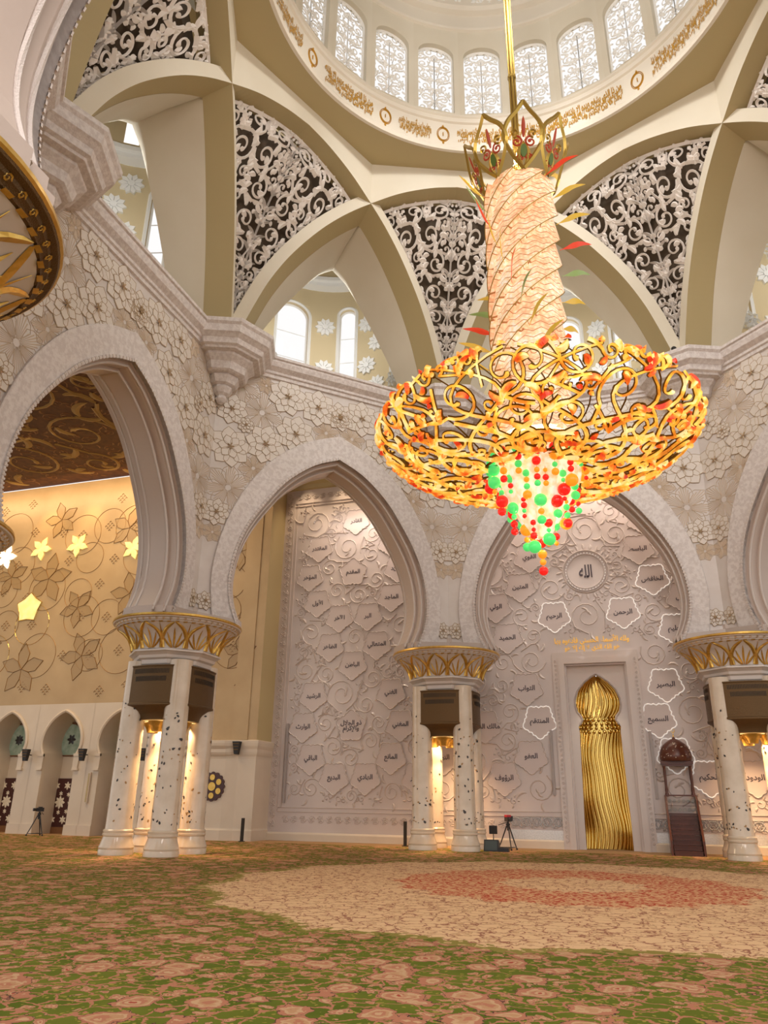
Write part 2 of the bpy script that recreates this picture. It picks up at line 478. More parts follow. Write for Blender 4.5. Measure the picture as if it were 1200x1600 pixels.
def lotus(mb_p, mb_g, M, x, y, r, a0, dh=0.):
    for ring, (rr, n, h) in enumerate(((1.0, 8, .03), (.58, 6, .055))):
        for k in range(n):
            a = a0 + 2 * PI * (k + .5 * ring) / n; L = r * rr; w = L * .36
            out = []
            for t, q in ((.12, .25), (.4, .85), (.62, 1), (.82, .62), (1, 0), (.82, -.62), (.62, -1), (.4, -.85), (.12, -.25)):
                out.append((x + L * t * cos(a) - w * q * sin(a), y + L * t * sin(a) + w * q * cos(a)))
            hh = h + dh + .0016 * k
            mb_p.plate(out, M, -.01, hh)
            mb_g.stroke(out, [.014] * 9, M, hh - .004, hh + .014)
    for k in range(5):
        a = a0 + 2 * PI * k / 5
        mb_g.stroke([(x, y), (x + r * .16 * cos(a), y + r * .16 * sin(a))], [.02, .035], M, .11, .16)

def line_flower(mb_i, M, x, y, r, a0):
    for k in range(7):
        a = a0 + 2 * PI * k / 7
        for j in range(-3, 4):
            b = a + j * .115; L = r * (1 - .05 * j * j) if abs(j) < 3 else r * .62
            mb_i.stroke([(x + .12 * r * cos(b), y + .12 * r * sin(b)), (x + L * cos(b), y + L * sin(b))], [.005, .026], M, .004, .014)
        out = [(x + r * t * cos(a) - r * .40 * q * sin(a), y + r * t * sin(a) + r * .40 * q * cos(a)) for t, q in ((.2, .2), (.55, .9), (.8, .75), (1.06, 0), (.8, -.75), (.55, -.9), (.2, -.2))]
        mb_i.stroke(out, [.014] * 7, M, .004, .02)

rnd = random.Random(31)
def in_face(x, y, r):
    if x < .0 or x > HALF - r * .75 or y < 8.9 or y > 19.55 - r * .6: return False
    if x < .3 * r and x > .02: pass
    for q in (0, .5, 1):
        pass
    # outside the band
    d = min(hypot(x - a, y - b) for a, b in OUTER[::2])
    return d > r * .62 and x > arch_x(OUTER, y) + (.2 if y < 17 else 0)
flow = [(x, y, r) for x, y, r in pack(in_face, (0, 8.9, HALF, 19.5), .92, .34, rnd, 1500, .80) if x > r * .45 or x < .05]
FACES = {}
def face_ornament(az):
    M = face_map(az, AP); p, g, i = MB(), MB(), MB(); rn = random.Random(5)
    for k, (x, y, r) in enumerate(flow):
        a = rn.uniform(0, 1)
        for sg in (1, -1):
            if k % 5 in (0, 2, 3): lotus(p, g, M, sg * x, y, r * 1.02, a if sg > 0 else PI - a, .0007 * (k % 17) + (.0004 if sg > 0 else 0))
            else: line_flower(i, M, sg * x, y, r * 1.12, a if sg > 0 else PI - a)
    lotus(p, g, M, 0, 18.5, .75, .2)
    return p, g, i

wall_names = {-157.5 - 22.5: 'wall_front', -135: 'wall_front_left', -90: 'wall_left', -45: 'wall_back_left', 0: 'wall_back', 45: 'wall_back_right'}
proto_orn = None
for az, nm in wall_names.items():
    root = empty(nm, (0, 0, 0), kind='structure')
    wall_face_mesh(az).build('wall_face', M_marble, root)
    # trim band
    Mf = face_map(az, AP)
    b = MB(); rows = []
    prof = [(OUTER, 0, 0), (OUTER, 0, .09), (None, .5, .09), (INNER, 0, .09), (INNER, 0, 0)]
    fo, fi = FULLO, FULLI
    def mixc(t): return [(fo[i][0] * (1 - t) + fi[i][0] * t, fo[i][1] * (1 - t) + fi[i][1] * t) for i in range(len(fo))]
    for t, h in ((0, 0), (0, .10), (.03, .12), (.90, .12), (.91, .17), (1, .17), (1, 0)):
        rows.append([Mf(x, z, h) for x, z in mixc(t)])
    b.grid(rows); b.build('arch_band', M_band, root)
    # rope mouldings with dentils
    rp = MB(); c = mixc(.96); dn = smooth_curve(c, 260)
    for i in range(0, 259):
        if i % 2: continue
        x0, z0 = dn[i]; x1, z1 = dn[i + 1]
        dx, dz = x1 - x0, z1 - z0; L = hypot(dx, dz) or 1; nx, nz = -dz / L * .06, dx / L * .06
        rp.plate([(x0 + nx, z0 + nz), (x1 + nx, z1 + nz), (x1 - nx, z1 - nz), (x0 - nx, z0 - nz)], Mf, .16, .19)
    rp.build('dentil_moulding', M_rope, root)
    # soffit, symmetric steps through the thickness
    sf = MB(); rows = []
    steps = [(-.17, .0), (.12, .0), (.12, .10), (.22, .16), (.50, .16), (.50, .24), (.56, .28), (1.24, .28), (1.30, .24), (1.30, .16), (1.58, .16), (1.68, .10), (1.68, 0), (1.97, 0)]
    for dep, ins in steps:
        q = inset(FULLI, -ins if False else ins)
        rows.append([Mf(x, z, -dep) for x, z in q])
    sf.grid(rows); sf.build('arch_soffit', M_soffit, root)
    bd = MB()
    for dep, ins in ((.12, .12), (.5, .27), (1.30, .27), (1.68, .12)):
        q = inset(FULLI, ins); bd.stroke(q, [.035] * len(q), lambda u, v, h, Mf=Mf, dep=dep: Mf(u, v, -dep + h * 0), 0, .05)
        bd.tube([Mf(x, z, -dep) for x, z in q], .045, 6)
    bd.build('rope_moulding', M_rope, root)
    # rear face
    bk = MB(); Mb = face_map(az, AP2); zs = [8.12 + (20.0 - 8.12) * i / 30 for i in range(31)]
    for sg in (1, -1):
        bk.grid([[Mb(sg * (arch_x(INNER, z) + (6.5 - arch_x(INNER, z)) * k / 2), z, 0) for k in range(3)] for z in zs])
    bk.build('rear_face', M_marble, root)
    if az in (-90, -45, 0, 45, -135):
        for q, (bld, nm2, mt) in enumerate(zip(face_ornament(az) if True else (), ('lotus_relief', 'lotus_outline', 'flower_inlay'), (M_petal, M_outline, M_inlay))):
            bld.build(nm2, mt, root, fix=False)
    # cornice
    cn = MB(); prof = [(0, 19.55), (.10, 19.58), (.12, 19.72), (.20, 19.76), (.22, 19.86), (.42, 20.02), (.50, 20.22), (.50, 20.30), (.58, 20.33), (.60, 20.44), (.2, 20.46), (-2.2, 20.46)]
    rows = []
    for h, z in prof:
        e = (AP - h) * math.tan(R(22.5)); rows.append([Mf(-e, z, h), Mf(e, z, h)])
    cn.grid(rows); cn.build('cornice', M_band, root)

# pier masses above each capital between the arches
for k in range(6):
    pass

# corbels at the corners
for k, az in enumerate((-157.5, -112.5, -67.5, -22.5, 22.5, 67.5)):
    a = R(az); c = (14.75 * sin(a), 14.75 * cos(a))
    mb = MB()
    prof = [(0, 17.55), (.16, 17.6), (.26, 17.75), (.20, 17.9), (.34, 18.0), (.46, 18.2), (.42, 18.3), (.60, 18.36), (.74, 18.62), (.72, 18.7), (.92, 18.72), (1.02, 18.78), (1.10, 19.1), (1.34, 19.3), (1.36, 19.4), (1.62, 19.42), (1.66, 19.5), (1.80, 19.56), (1.86, 19.78), (2.02, 19.9), (2.10, 19.95), (2.16, 20.24), (2.26, 20.34), (2.28, 20.5), (0, 20.5)]
    mb.lathe(prof, 8, (0, 0), -a + PI / 8, 0)
    o = mb.build('corner_corbel', M_band)
    o.location = (*c, 0)
    names = {-157.5: 'stepped marble corbel just beside the near arch at the left edge', -112.5: 'stepped marble corbel at the upper left, beside the near arch', -67.5: 'stepped marble corbel over the left clustered column', -22.5: 'stepped marble corbel behind the chandelier bowl', 22.5: 'stepped marble corbel over the right clustered column, beside the bowl', 67.5: 'stepped marble corbel beyond the right edge'}
    tag(o, kind='structure'); o.name = 'trim_%d' % (k + 1)

# ------------------------------------------------------------------ interlaced ribs
RI = smooth_curve([(10.3, 20.4), (9.85, 21.3), (9.35, 22.6), (8.75, 24.0), (7.85, 25.5), (6.6, 27.0), (5.4, 28.05), (4.14, 28.85), (2.8, 29.55), (1.3, 30.02), (0, 30.2)], 60)
RA, RD, RTOP = 10.24, 1.25, 31.27
rex = []
for i in range(len(RI)):
    a = RI[max(i - 1, 0)]; b = RI[min(i + 1, len(RI) - 1)]; dx, dz = b[0] - a[0], b[1] - a[1]; L = hypot(dx, dz)
    rex.append((RI[i][0] + dz / L * .62, RI[i][1] - dx / L * .62))
def ri_x(z): return interp(sorted((b, a) for a, b in RI), z)
REXT = sorted((b, a) for a, b in rex)
def re_x(z): return interp(REXT, z)
def ri_z(x): return interp(sorted(RI), abs(x))
SET = .42     # how far the screens sit behind the rib faces
for k in range(8):
    az = -157.5 + 45 * k
    M = face_map(az, RA); mb = MB()
    full = both(RI); fulle = both([(x, z) for x, z in rex])
    # limbs: face between intrados and extrados, only outside the crossings
    for sg in (1, -1):
        li = [(x, z) for x, z in RI if x > 4.0]; le = [rex[i] for i, (x, z) in enumerate(RI) if x > 4.0]
        I = [(sg * x, z) for x, z in li]; E = [(sg * max(x, 4.24), z) for x, z in le]
        mb.grid([[M(x, z, 0) for x, z in I], [M(x, z, 0) for x, z in E], [M(x, z, -RD) for x, z in E]])
        mb.grid([[M(x, z, -RD) for x, z in E], [M(x, z, -RD) for x, z in I]])
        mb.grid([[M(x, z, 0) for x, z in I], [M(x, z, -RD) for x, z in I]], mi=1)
    # apex face up to the flat ceiling
    c = [(x, z) for x, z in full if abs(x) <= 4.3]
    c = [(-4.2416, 28.80)] + [(x, z) for x, z in sorted(c) if abs(x) < 4.2] + [(4.2416, 28.80)]
    mb.grid([[M(x, z, 0) for x, z in c], [M(x, RTOP, 0) for x, z in c]])
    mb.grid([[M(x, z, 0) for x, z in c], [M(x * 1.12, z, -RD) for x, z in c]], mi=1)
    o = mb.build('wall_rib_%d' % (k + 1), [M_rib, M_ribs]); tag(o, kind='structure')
    o.name = 'trim_%d' % (k + 10)

# flat olive ceiling between the rib octagon and the ring
RR = 9.054
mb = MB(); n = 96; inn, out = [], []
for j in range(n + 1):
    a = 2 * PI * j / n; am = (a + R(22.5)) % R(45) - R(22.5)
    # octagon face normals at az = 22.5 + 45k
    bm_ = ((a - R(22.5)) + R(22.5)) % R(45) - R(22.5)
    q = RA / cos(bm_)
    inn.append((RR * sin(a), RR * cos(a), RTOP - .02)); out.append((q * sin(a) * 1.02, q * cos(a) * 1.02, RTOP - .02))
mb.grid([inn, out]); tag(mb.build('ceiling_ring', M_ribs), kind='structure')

# ------------------------------------------------------------------ carved screens in the spandrels
def scr_w(z):   # half width of the screen and its distance from the axis at height z
    x = re_x(z) + .02; A = RA + SET
    return A * sin(R(45)) - x * cos(R(45)), x * sin(R(45)) + A * cos(R(45))
def scr_rho(z):
    if z > 29.0: return scr_rho(29.0)
    return scr_w(z)[1]
def scr_in(x, z):
    if z < 20.75 or z > 30.3: return False
    return abs(x) < (scr_w(z)[0] if z < 29.5 else 9) and z < ri_z(x) + .0
def scr_map(az):
    a = R(az); nx, ny, tx, ty = sin(a), cos(a), cos(a), -sin(a)
    def M(s, z, h=0.):
        zz = max(20.6, min(z, 30.5)); w_ = scr_w(min(zz, 29.5))[0]; s = max(-w_ - .15, min(w_ + .15, s)); rho = scr_rho(zz) - h
        return (rho * nx + s * tx, rho * ny + s * ty, z)
    return M
rnd = random.Random(12)
def ins(x, y, r):
    if x < r * .92: return False
    return scr_in(x + r * .95, y) and scr_in(x, y + r * .85) and scr_in(x + r * .75, y + r * .7) and scr_in(x + r * .7, y - r * .6) and y > 21.1
cs = pack(ins, (0, 21, 4.3, 30.2), .55, .13, rnd, 2200, .95)
st, lv = scrollwork(cs, rnd, .058, 5, True, 24, 1.25, 1.75)
# central stem and flame leaves
for z0 in [21.3 + .62 * i for i in range(14)]:
    for kk in (1, -1):
        lv.append(leaf(.02, z0, PI / 2 - .45, .6, .06, -.5))
st.append(([(0.0, 20.8 + i * .4) for i in range(23)], [.05] * 23))
sts = mirror(st + lv)
mbs = MB(); M0 = scr_map(0)
for p, ws in sts: mbs.stroke(p, ws, M0, 0, .12, back=True)
SCR_ME = None
for k, az in enumerate((-112.5, -67.5, -22.5, 22.5, 67.5, -157.5)):
    lab = ['carved white arabesque screen at the top left above the nearest alcove', 'carved white arabesque screen between left and middle alcoves, left of the chandelier', 'carved white arabesque screen partly hidden by the left side of the glowing shaft',
           'carved white arabesque screen right of the glowing chandelier shaft', 'carved white arabesque screen cut by the upper right edge of the photo', 'carved white arabesque screen beyond the left edge'][k]
    if az == -157.5: continue
    root = empty('carved_screen', (0, 0, 0), -R(az), lab, 'carved screen', 'carved spandrel screens')
    if SCR_ME is None:
        o = mbs.build('arabesque', M_screen, root, fix=False); SCR_ME = o.data
        # rim frame, and an added sheet coloured dark for the unlit cavity
        fr = MB(); prof = []
        zs = [20.75 + (29.45 - 20.75) * i / 30 for i in range(31)]
        top = [(x, ri_z(x) - .02) for x in [4.0 - 8.0 * i / 24 for i in range(25)]]
        loop = [(scr_w(z)[0] - .05, z) for z in zs] + top + [(-scr_w(z)[0] + .05, z) for z in zs[::-1]]
        fr.stroke(loop, [.09] * len(loop), M0, -.02, .10, back=True)
        f = fr.build('frame', M_screen, root, fix=False); FR_ME = f.data
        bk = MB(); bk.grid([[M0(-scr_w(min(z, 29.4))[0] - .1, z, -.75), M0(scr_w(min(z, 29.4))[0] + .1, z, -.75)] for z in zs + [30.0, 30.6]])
        g = bk.build('shade_backing', M_cavity, root, fix=False); BK_ME = g.data
    else:
        for nm, me in (('arabesque', SCR_ME), ('frame', FR_ME), ('shade_backing', BK_ME)):
            o = bpy.data.objects.new(nm, me); COL.objects.link(o); o.parent = root

# ------------------------------------------------------------------ alcoves above the walls
OUTA = sorted([(20.4, 4.62), (21.2, 4.35), (22.0, 4.1), (23.6, 3.3), (25.1, 2.45), (26.7, 1.4), (27.6, .7), (28.1, 0)])
def win_arch(hw, z0, z1, n=8):
    """outline of a round topped opening, from the right foot over the top to the left foot"""
    zc = z1 - hw
    return [(hw, z0)] + [(hw * cos(PI * i / (2 * n)), zc + hw * sin(PI * i / (2 * n))) for i in range(2 * n + 1)] + [(-hw, z0)]
DR, DRHO = 5.2, 16.5
def rosette(mb, M, x, y, r, kind, a0=0):
    if kind == 0:
        for k in range(10):
            a = a0 + 2 * PI * k / 10; w_ = r * .215
            mb.plate([(x + r * t * cos(a) - w_ * q * sin(a), y + r * t * sin(a) + w_ * q * cos(a)) for t, q in ((.28, .3), (.7, 1), (1, 0), (.7, -1), (.28, -.3))], M, .02, .16)
        mb.plate([(x + r * .28 * cos(2 * PI * k / 8), y + r * .28 * sin(2 * PI * k / 8)) for k in range(8)], M, .02, .2)
    else:
        for rr, n, o_ in ((1, 8, 0), (.62, 8, .5)):
            for k in range(n):
                a = a0 + 2 * PI * (k + o_) / n; L = r * rr; w_ = L * .30
                P = [(x + L * t * cos(a) - w_ * q * sin(a), y + L * t * sin(a) + w_ * q * cos(a)) for t, q in ((.3, .2), (.62, 1), (1, 0), (.62, -1), (.3, -.2))]
                mb.stroke(P + [P[0]], [r * .055] * 6, M, .02, .16, back=True)

DWALL = [(24.0 + 0, 0)]
def build_alcove(az, idx, side_name):
    a = R(az); nx, ny, tx, ty = sin(a), cos(a), cos(a), -sin(a)
    def W(t, rho, z): return (rho * nx + t * tx, rho * ny + t * ty, z)
    root = empty('wall_alcove_%s' % side_name, (0, 0, 0), kind='structure')
    # vault: from the rear arris of the ribs to the outer arch
    mb = MB()
    for sg in (1, -1):
        inn = []; out = []; N = 26
        zt = 28.75
        for i in range(N + 1):
            z = 20.4 + (zt - 20.4) * i / N
            x = ri_x(z); A = RA + RD
            t = max(0, x * cos(R(22.5)) - A * sin(R(22.5))); rho = x * sin(R(22.5)) + A * cos(R(22.5))
            inn.append((t if i < N else 0, rho - .03, z)); zz = 20.4 + (28.1 - 20.4) * i / N; out.append((interp(OUTA, zz), 15.7, zz))
        rows = [[W(sg * (p[0] * (1 - f) + q[0] * f), p[1] * (1 - f) + q[1] * f, p[2] * (1 - f) + q[2] * f) for p, q in zip(inn, out)] for f in (0, .5, 1)]
        mb.grid(rows)
        # front plane of the drum room around the outer arch
        mb.grid([[W(sg * o_[0], 15.7, o_[2]) for o_ in out], [W(sg * 5.3, 15.7, o_[2] + 1.2 * i / N) for i, o_ in enumerate(out)]])
    sharp(mb.build('vault', M_rib, root))
    # drum room behind, with windows; angle b from the outward direction
    def Md(u, z, h=0.):   # u = arc length
        b = u / DR; r = DR - h
        return W(r * sin(b), DRHO + r * cos(b), z)
    wins = [(0, .98, 24.6, 30.0), (37, .52, 24.7, 29.9), (-37, .52, 24.7, 29.9), (76, .52, 24.7, 29.9), (-76, .52, 24.7, 29.9)]
    wins = [(R(b) * DR, hw, z0, z1) for b, hw, z0, z1 in wins]
    wl = MB(); edges = []
    U0 = -R(112) * DR; U1 = R(112) * DR
    us = sorted(wins); cur = U0
    ztop = 31.2
    def strip(u0, u1, z0, z1, nz=1):
        n = max(1, int(abs(u1 - u0) / .45)); wl.grid([[Md(u0 + (u1 - u0) * i / n, z0 + (z1 - z0) * j / nz) for i in range(n + 1)] for j in range(nz + 1)])
    fr = []
    for wi, (uc, hw, z0, z1) in enumerate(us):
        strip(cur, uc - hw, 20.4, ztop); cur = uc + hw
        strip(uc - hw, uc + hw, 20.4, z0)
        zc = z1 - hw
        for sg in (1, -1):
            rows = []
            for i in range(9):
                t = PI / 2 * i / 8; x = hw * cos(t); z = zc + hw * sin(t)
                rows.append([Md(uc + sg * x, z), Md(uc + sg * hw, z + (ztop - z) * 0 + 0)])
            wl.grid(rows)
            wl.grid([[Md(uc + sg * hw * k / 4, z1) for k in range(5)], [Md(uc + sg * hw * k / 4, ztop) for k in range(5)]])
        o = win_arch(hw, z0, z1)
        wl.grid([[Md(uc + x, z, 0) for x, z in o], [Md(uc + x, z, -.35) for x, z in o]]); wl.grid([[Md(uc - hw, z0), Md(uc + hw, z0)], [Md(uc - hw, z0, -.35), Md(uc + hw, z0, -.35)]])
    strip(cur, U1, 20.4, ztop)
    # ledge, upper drum with small windows, small dome
    led = [(5.2, 31.2), (5.0, 31.25), (4.75, 31.3), (4.7, 31.5), (4.5, 31.55), (4.45, 31.75), (4.6, 31.8)]
    rows = []
    for r, z in led: rows.append([W(r * sin(2 * PI * i / 48), DRHO + r * cos(2 * PI * i / 48), z) for i in range(48)])
    lg = MB(); lg.grid(rows, close=True); lg.build('ledge', M_white, root)
    nn = 16
    for k in range(nn):
        b0 = 2 * PI * k / nn; b1 = b0 + 2 * PI / nn; q = .3
        def P(b, z, r=4.6): return W(r * sin(b), DRHO + r * cos(b), z)
        wl.grid([[P(b0, 31.8), P(b0, 33.6)], [P(b0 + q * (b1 - b0), 31.8), P(b0 + q * (b1 - b0), 33.6)]])
        wl.grid([[P(b0 + (1 - q) * (b1 - b0), 31.8), P(b0 + (1 - q) * (b1 - b0), 33.6)], [P(b1, 31.8), P(b1, 33.6)]])
        wl.grid([[P(b0 + q * (b1 - b0), 31.8), P(b0 + q * (b1 - b0), 32.0)], [P(b0 + (1 - q) * (b1 - b0), 31.8), P(b0 + (1 - q) * (b1 - b0), 32.0)]])
        wl.grid([[P(b0 + q * (b1 - b0), 33.3), P(b0 + q * (b1 - b0), 33.6)], [P(b0 + (1 - q) * (b1 - b0), 33.3), P(b0 + (1 - q) * (b1 - b0), 33.6)]])
    rows = []
    for i in range(9):
        t = PI / 2 * i / 8; rows.append([W(4.6 * cos(t) * sin(2 * PI * j / 32), DRHO + 4.6 * cos(t) * cos(2 * PI * j / 32), 33.6 + 4.2 * sin(t)) for j in range(32)])
    wl.grid(rows, close=True)
    sharp(wl.build('flower_wall', M_drumw, root, fix=False))
    return Md, wins, W

ALC = {}
for az, nm in ((-90, 'left'), (-45, 'back_left'), (0, 'back'), (45, 'back_right'), (-135, 'front_left')):
    ALC[az] = build_alcove(az, 0, nm)

# windows of the alcoves
wn = 0
for az in (-90, -45, 0, 45):
    Md, wins, W = ALC[az]
    for (uc, hw, z0, z1) in wins:
        if az == -90 and uc < R(30) * DR: continue
        if az == -45 and uc < -R(30) * DR: continue
        if az == 0 and uc < -R(30) * DR: continue
        if az == 45 and uc > R(10) * DR: continue
        wn += 1
        root = empty('window_%d' % wn, Md(uc, z0, -.3), kind='structure')
        base = Md(uc, z0, -.3)
        fr = MB(); o = win_arch(hw, z0, z1)
        L = lambda u, v, h=0., Md=Md, uc=uc: Md(uc + u, v, -.3 + h)
        o2 = [(x * .9, z if i in (0, len(o) - 1) else z - .08) for i, (x, z) in enumerate(o)]
        fr.stroke(o, [.10] * len(o), L, 0, .06); fr.stroke([(-hw, z0), (hw, z0)], [.08] * 2, L, 0, .06)
        for zz in (z0 + (z1 - z0) * .3, z0 + (z1 - z0) * .62): fr.stroke([(-hw, zz), (hw, zz)], [.03] * 2, L, 0, .04)
        fr.build('window_frame', M_white, root, fix=False, at=None)
        root.children[0].matrix_parent_inverse = Matrix.Translation(-Vector(base))
        g = MB(); g.grid([[L(x, z0, -.02) for x, z in o], [L(x, z, -.02) for x, z in o]])
        q = g.build('pane', M_glass, root, fix=False); q.matrix_parent_inverse = Matrix.Translation(-Vector(base))
        # surround moulding on the wall
        sm = MB(); o3 = [(x * 1.1, z + (.08 if 0 < i < len(o) - 1 else 0)) for i, (x, z) in enumerate(o)]
        sm.stroke(o3, [.10] * len(o3), lambda u, v, h=0., Md=Md, uc=uc: Md(uc + u, v, h), 0, .08)
        q = sm.build('surround', M_white, root, fix=False); q.matrix_parent_inverse = Matrix.Translation(-Vector(base))

# plaster rosettes on the flower walls
alc_txt = {-90: ('upper left alcove', 'rosettes in the left alcove'), -45: ('alcove left of the chandelier', 'rosettes in the alcove left of the chandelier'), 0: ('alcove behind the chandelier', 'rosettes in the alcove behind the chandelier'), 45: ('alcove at the right edge', 'rosettes in the right alcove')}
ROS = []
for kind in (0, 1):
    mb = MB(); rosette(mb, lambda u, v, h=0.: (u, -h, v), 0, 0, .62, kind)
    me = bpy.data.meshes.new('rosette'); me.from_pydata(mb.v, [], mb.f); me.materials.append(M_white); ROS.append(me)
for az in (-90, -45, 0, 45):
    Md, wins, W = ALC[az]; a = R(az)
    for row in range(7):
        z = 21.3 + row * 1.45
        for c in range(-12, 13):
            u = (c + .5 * (row % 2)) * 1.34
            b = math.degrees(u / DR)
            lo, hi = {-90: (30, 105), -45: (-25, 105), 0: (-28, 92), 45: (-105, 12)}[az]
            if not lo < b < hi: continue
            if any(abs(u - uc) < hw + .50 and z0 - .5 < z < z1 + .3 for uc, hw, z0, z1 in wins): continue
            kind = (c + row) % 2
            o = bpy.data.objects.new('plaster_rosette', ROS[kind]); COL.objects.link(o)
            o.location = Md(u, z, .0)
            # outward normal azimuth of the wall at this point
            o.rotation_euler = (0, 0, -(a + u / DR))
            tag(o, 'white %s plaster flower in the %s' % (('ten-petalled', 'openwork')[kind], alc_txt[az][0]), 'wall flower', alc_txt[az][1] + (', solid', ', openwork')[kind])

# ------------------------------------------------------------------ dome ring, drum windows, dome
def ring_map(r):
    return lambda u, v, h=0.: ((r - h) * sin(u / r), (r - h) * cos(u / r), v)
Mr = ring_map(RR)
root = empty('wall_dome_ring', (0, 0, 0), kind='structure')
mb = MB(); mb.lathe([(RR + .4, RTOP), (RR - .06, RTOP - .03), (RR - .12, RTOP + .1), (RR - .06, RTOP + .22), (RR - .02, RTOP + .3), (RR, RTOP + .36), (RR, 33.0), (RR - .1, 33.05), (RR - .14, 33.2), (RR - .04, 33.28), (RR - .04, 33.36), (RR - .12, 33.42), (RR - .12, 33.5), (RR, 33.55)], 128)
sharp(mb.build('ring_band', M_ring, root))
# 24 bays of the drum
mb = MB(); HW, WZ0, WZ1, DT = .93, 33.72, 38.35, 39.5
bay = 2 * PI * RR / 24
Ml = ring_map(RR)
mb.grid([[Ml(-bay / 2, 33.5), Ml(-bay / 2, DT)], [Ml(-HW, 33.5), Ml(-HW, DT)]])
mb.grid([[Ml(HW, 33.5), Ml(HW, DT)], [Ml(bay / 2, 33.5), Ml(bay / 2, DT)]])
mb.grid([[Ml(-HW, 33.5), Ml(0, 33.5), Ml(HW, 33.5)], [Ml(-HW, WZ0), Ml(0, WZ0), Ml(HW, WZ0)]])
def oarch(hw, z0, z1, rise, n=8):
    return [(hw, z0)] + [(hw * cos(PI * i / (2 * n)), z1 - rise + rise * sin(PI * i / (2 * n))) for i in range(2 * n + 1)] + [(-hw, z0)]
oo = oarch(HW, WZ0, WZ1, .75)
top = oo[1:-1]
mb.grid([[Ml(x, z) for x, z in top], [Ml(x, DT) for x, z in top]])
mb.grid([[Ml(x, z) for x, z in oo], [Ml(x, z, -.45) for x, z in oo]])
mb.grid([[Ml(-HW, WZ0), Ml(HW, WZ0)], [Ml(-HW, WZ0, -.45), Ml(HW, WZ0, -.45)]])
bayme = sharp(mb.build('drum_bay', M_rib, root, fix=False)).data
rnd = random.Random(5)
def inw(x, y, r): return r * .8 < x < HW - r * .8 and WZ0 + r * .8 < y < WZ1 - r - (.35 if x > .55 else 0)
cs = pack(inw, (0, WZ0, HW, WZ1), .34, .13, rnd, 800, .95)
st, lv = scrollwork(cs, rnd, .040, 4, True, 14, 1.25, 1.6)
st.append(([(0, WZ0 + i * .4) for i in range(11)], [.03] * 11))
for i in range(6): lv.append(leaf(0, WZ0 + .2 + i * .7, PI / 2 - .5, .5, .06, -.4))
lt = MB(); MI = lambda u, v, h=0.: Ml(max(-HW, min(HW, u)), max(WZ0, min(WZ1, v)), -.32 + h)
for p, ws in mirror(st + lv): lt.stroke(p, ws, MI, 0, .06, back=True)
lt.stroke(oo, [.07] * len(oo), MI, 0, .08, back=True)
ltme = None
gl = MB(); gl.grid([[Ml(x, WZ0, -.4) for x, z in oo], [Ml(x, z, -.4) for x, z in oo]])
for k in range(24):
    az = 15 * k
    wn += 1
    o = empty('window_%d' % wn, (0, 0, 0), -R(az), kind='structure')
    if ltme is None:
        lo = lt.build('lattice', M_white, o, fix=False); ltme = lo.data; go = gl.build('pane', M_glass, o, fix=False); glme = go.data
    else:
        for nm, me in (('lattice', ltme), ('pane', glme)):
            q = bpy.data.objects.new(nm, me); COL.objects.link(q); q.parent = o
        q = bpy.data.objects.new('drum_bay', bayme); COL.objects.link(q); q.parent = root; q.rotation_euler = (0, 0, -R(az))
# dome shell with its carved band
root = empty('ceiling_dome', (0, 0, 0), kind='structure')
mb = MB(); DOME = [(RR, 39.45), (RR - .12, 39.5), (RR - .15, 39.62), (RR - .05, 39.7), (RR - .05, 40.6), (RR - .3, 40.7), (RR - .36, 40.85), (RR - .42, 40.9), (RR - .42, 41.1)]
mb.lathe(DOME, 96)
DC = [((RR - .3) * cos(PI / 2 * i / 20), 41.1 + 9.2 * sin(PI / 2 * i / 20)) for i in range(21)]
mb.lathe(DC, 96); sharp(mb.build('dome_shell', M_ring, root))
def dome_map(u, v, h=0.):   # u = azimuth*R, v = arc length from the springing
    t = v / 9.2; r = (RR - .3 - h) * cos(t); z = 41.1 + (9.2 - h) * sin(t); b = u / RR
    return (r * sin(b), r * cos(b), z)
rnd = random.Random(9)
def ind(x, y, r): return r < y < 6.5 - r and r * .9 < x < bay * 1.5 - r * .6
cs = pack(ind, (0, 0, bay * 1.5, 6.5), .6, .2, rnd, 900, .95)
st, lv = scrollwork(cs, rnd, .07, 4, True, 14, 1.3, 1.5)
dm = MB()
for p, ws in mirror(st + lv): dm.stroke(p, ws, dome_map, 0, .1)
first = None
for k in range(8):
    if first is None: first = dm.build('carved_scrolls', M_white, root, fix=False)
    else:
        q = bpy.data.objects.new('carved_scrolls', first.data); COL.objects.link(q); q.parent = root; q.rotation_euler = (0, 0, -R(45 * k))

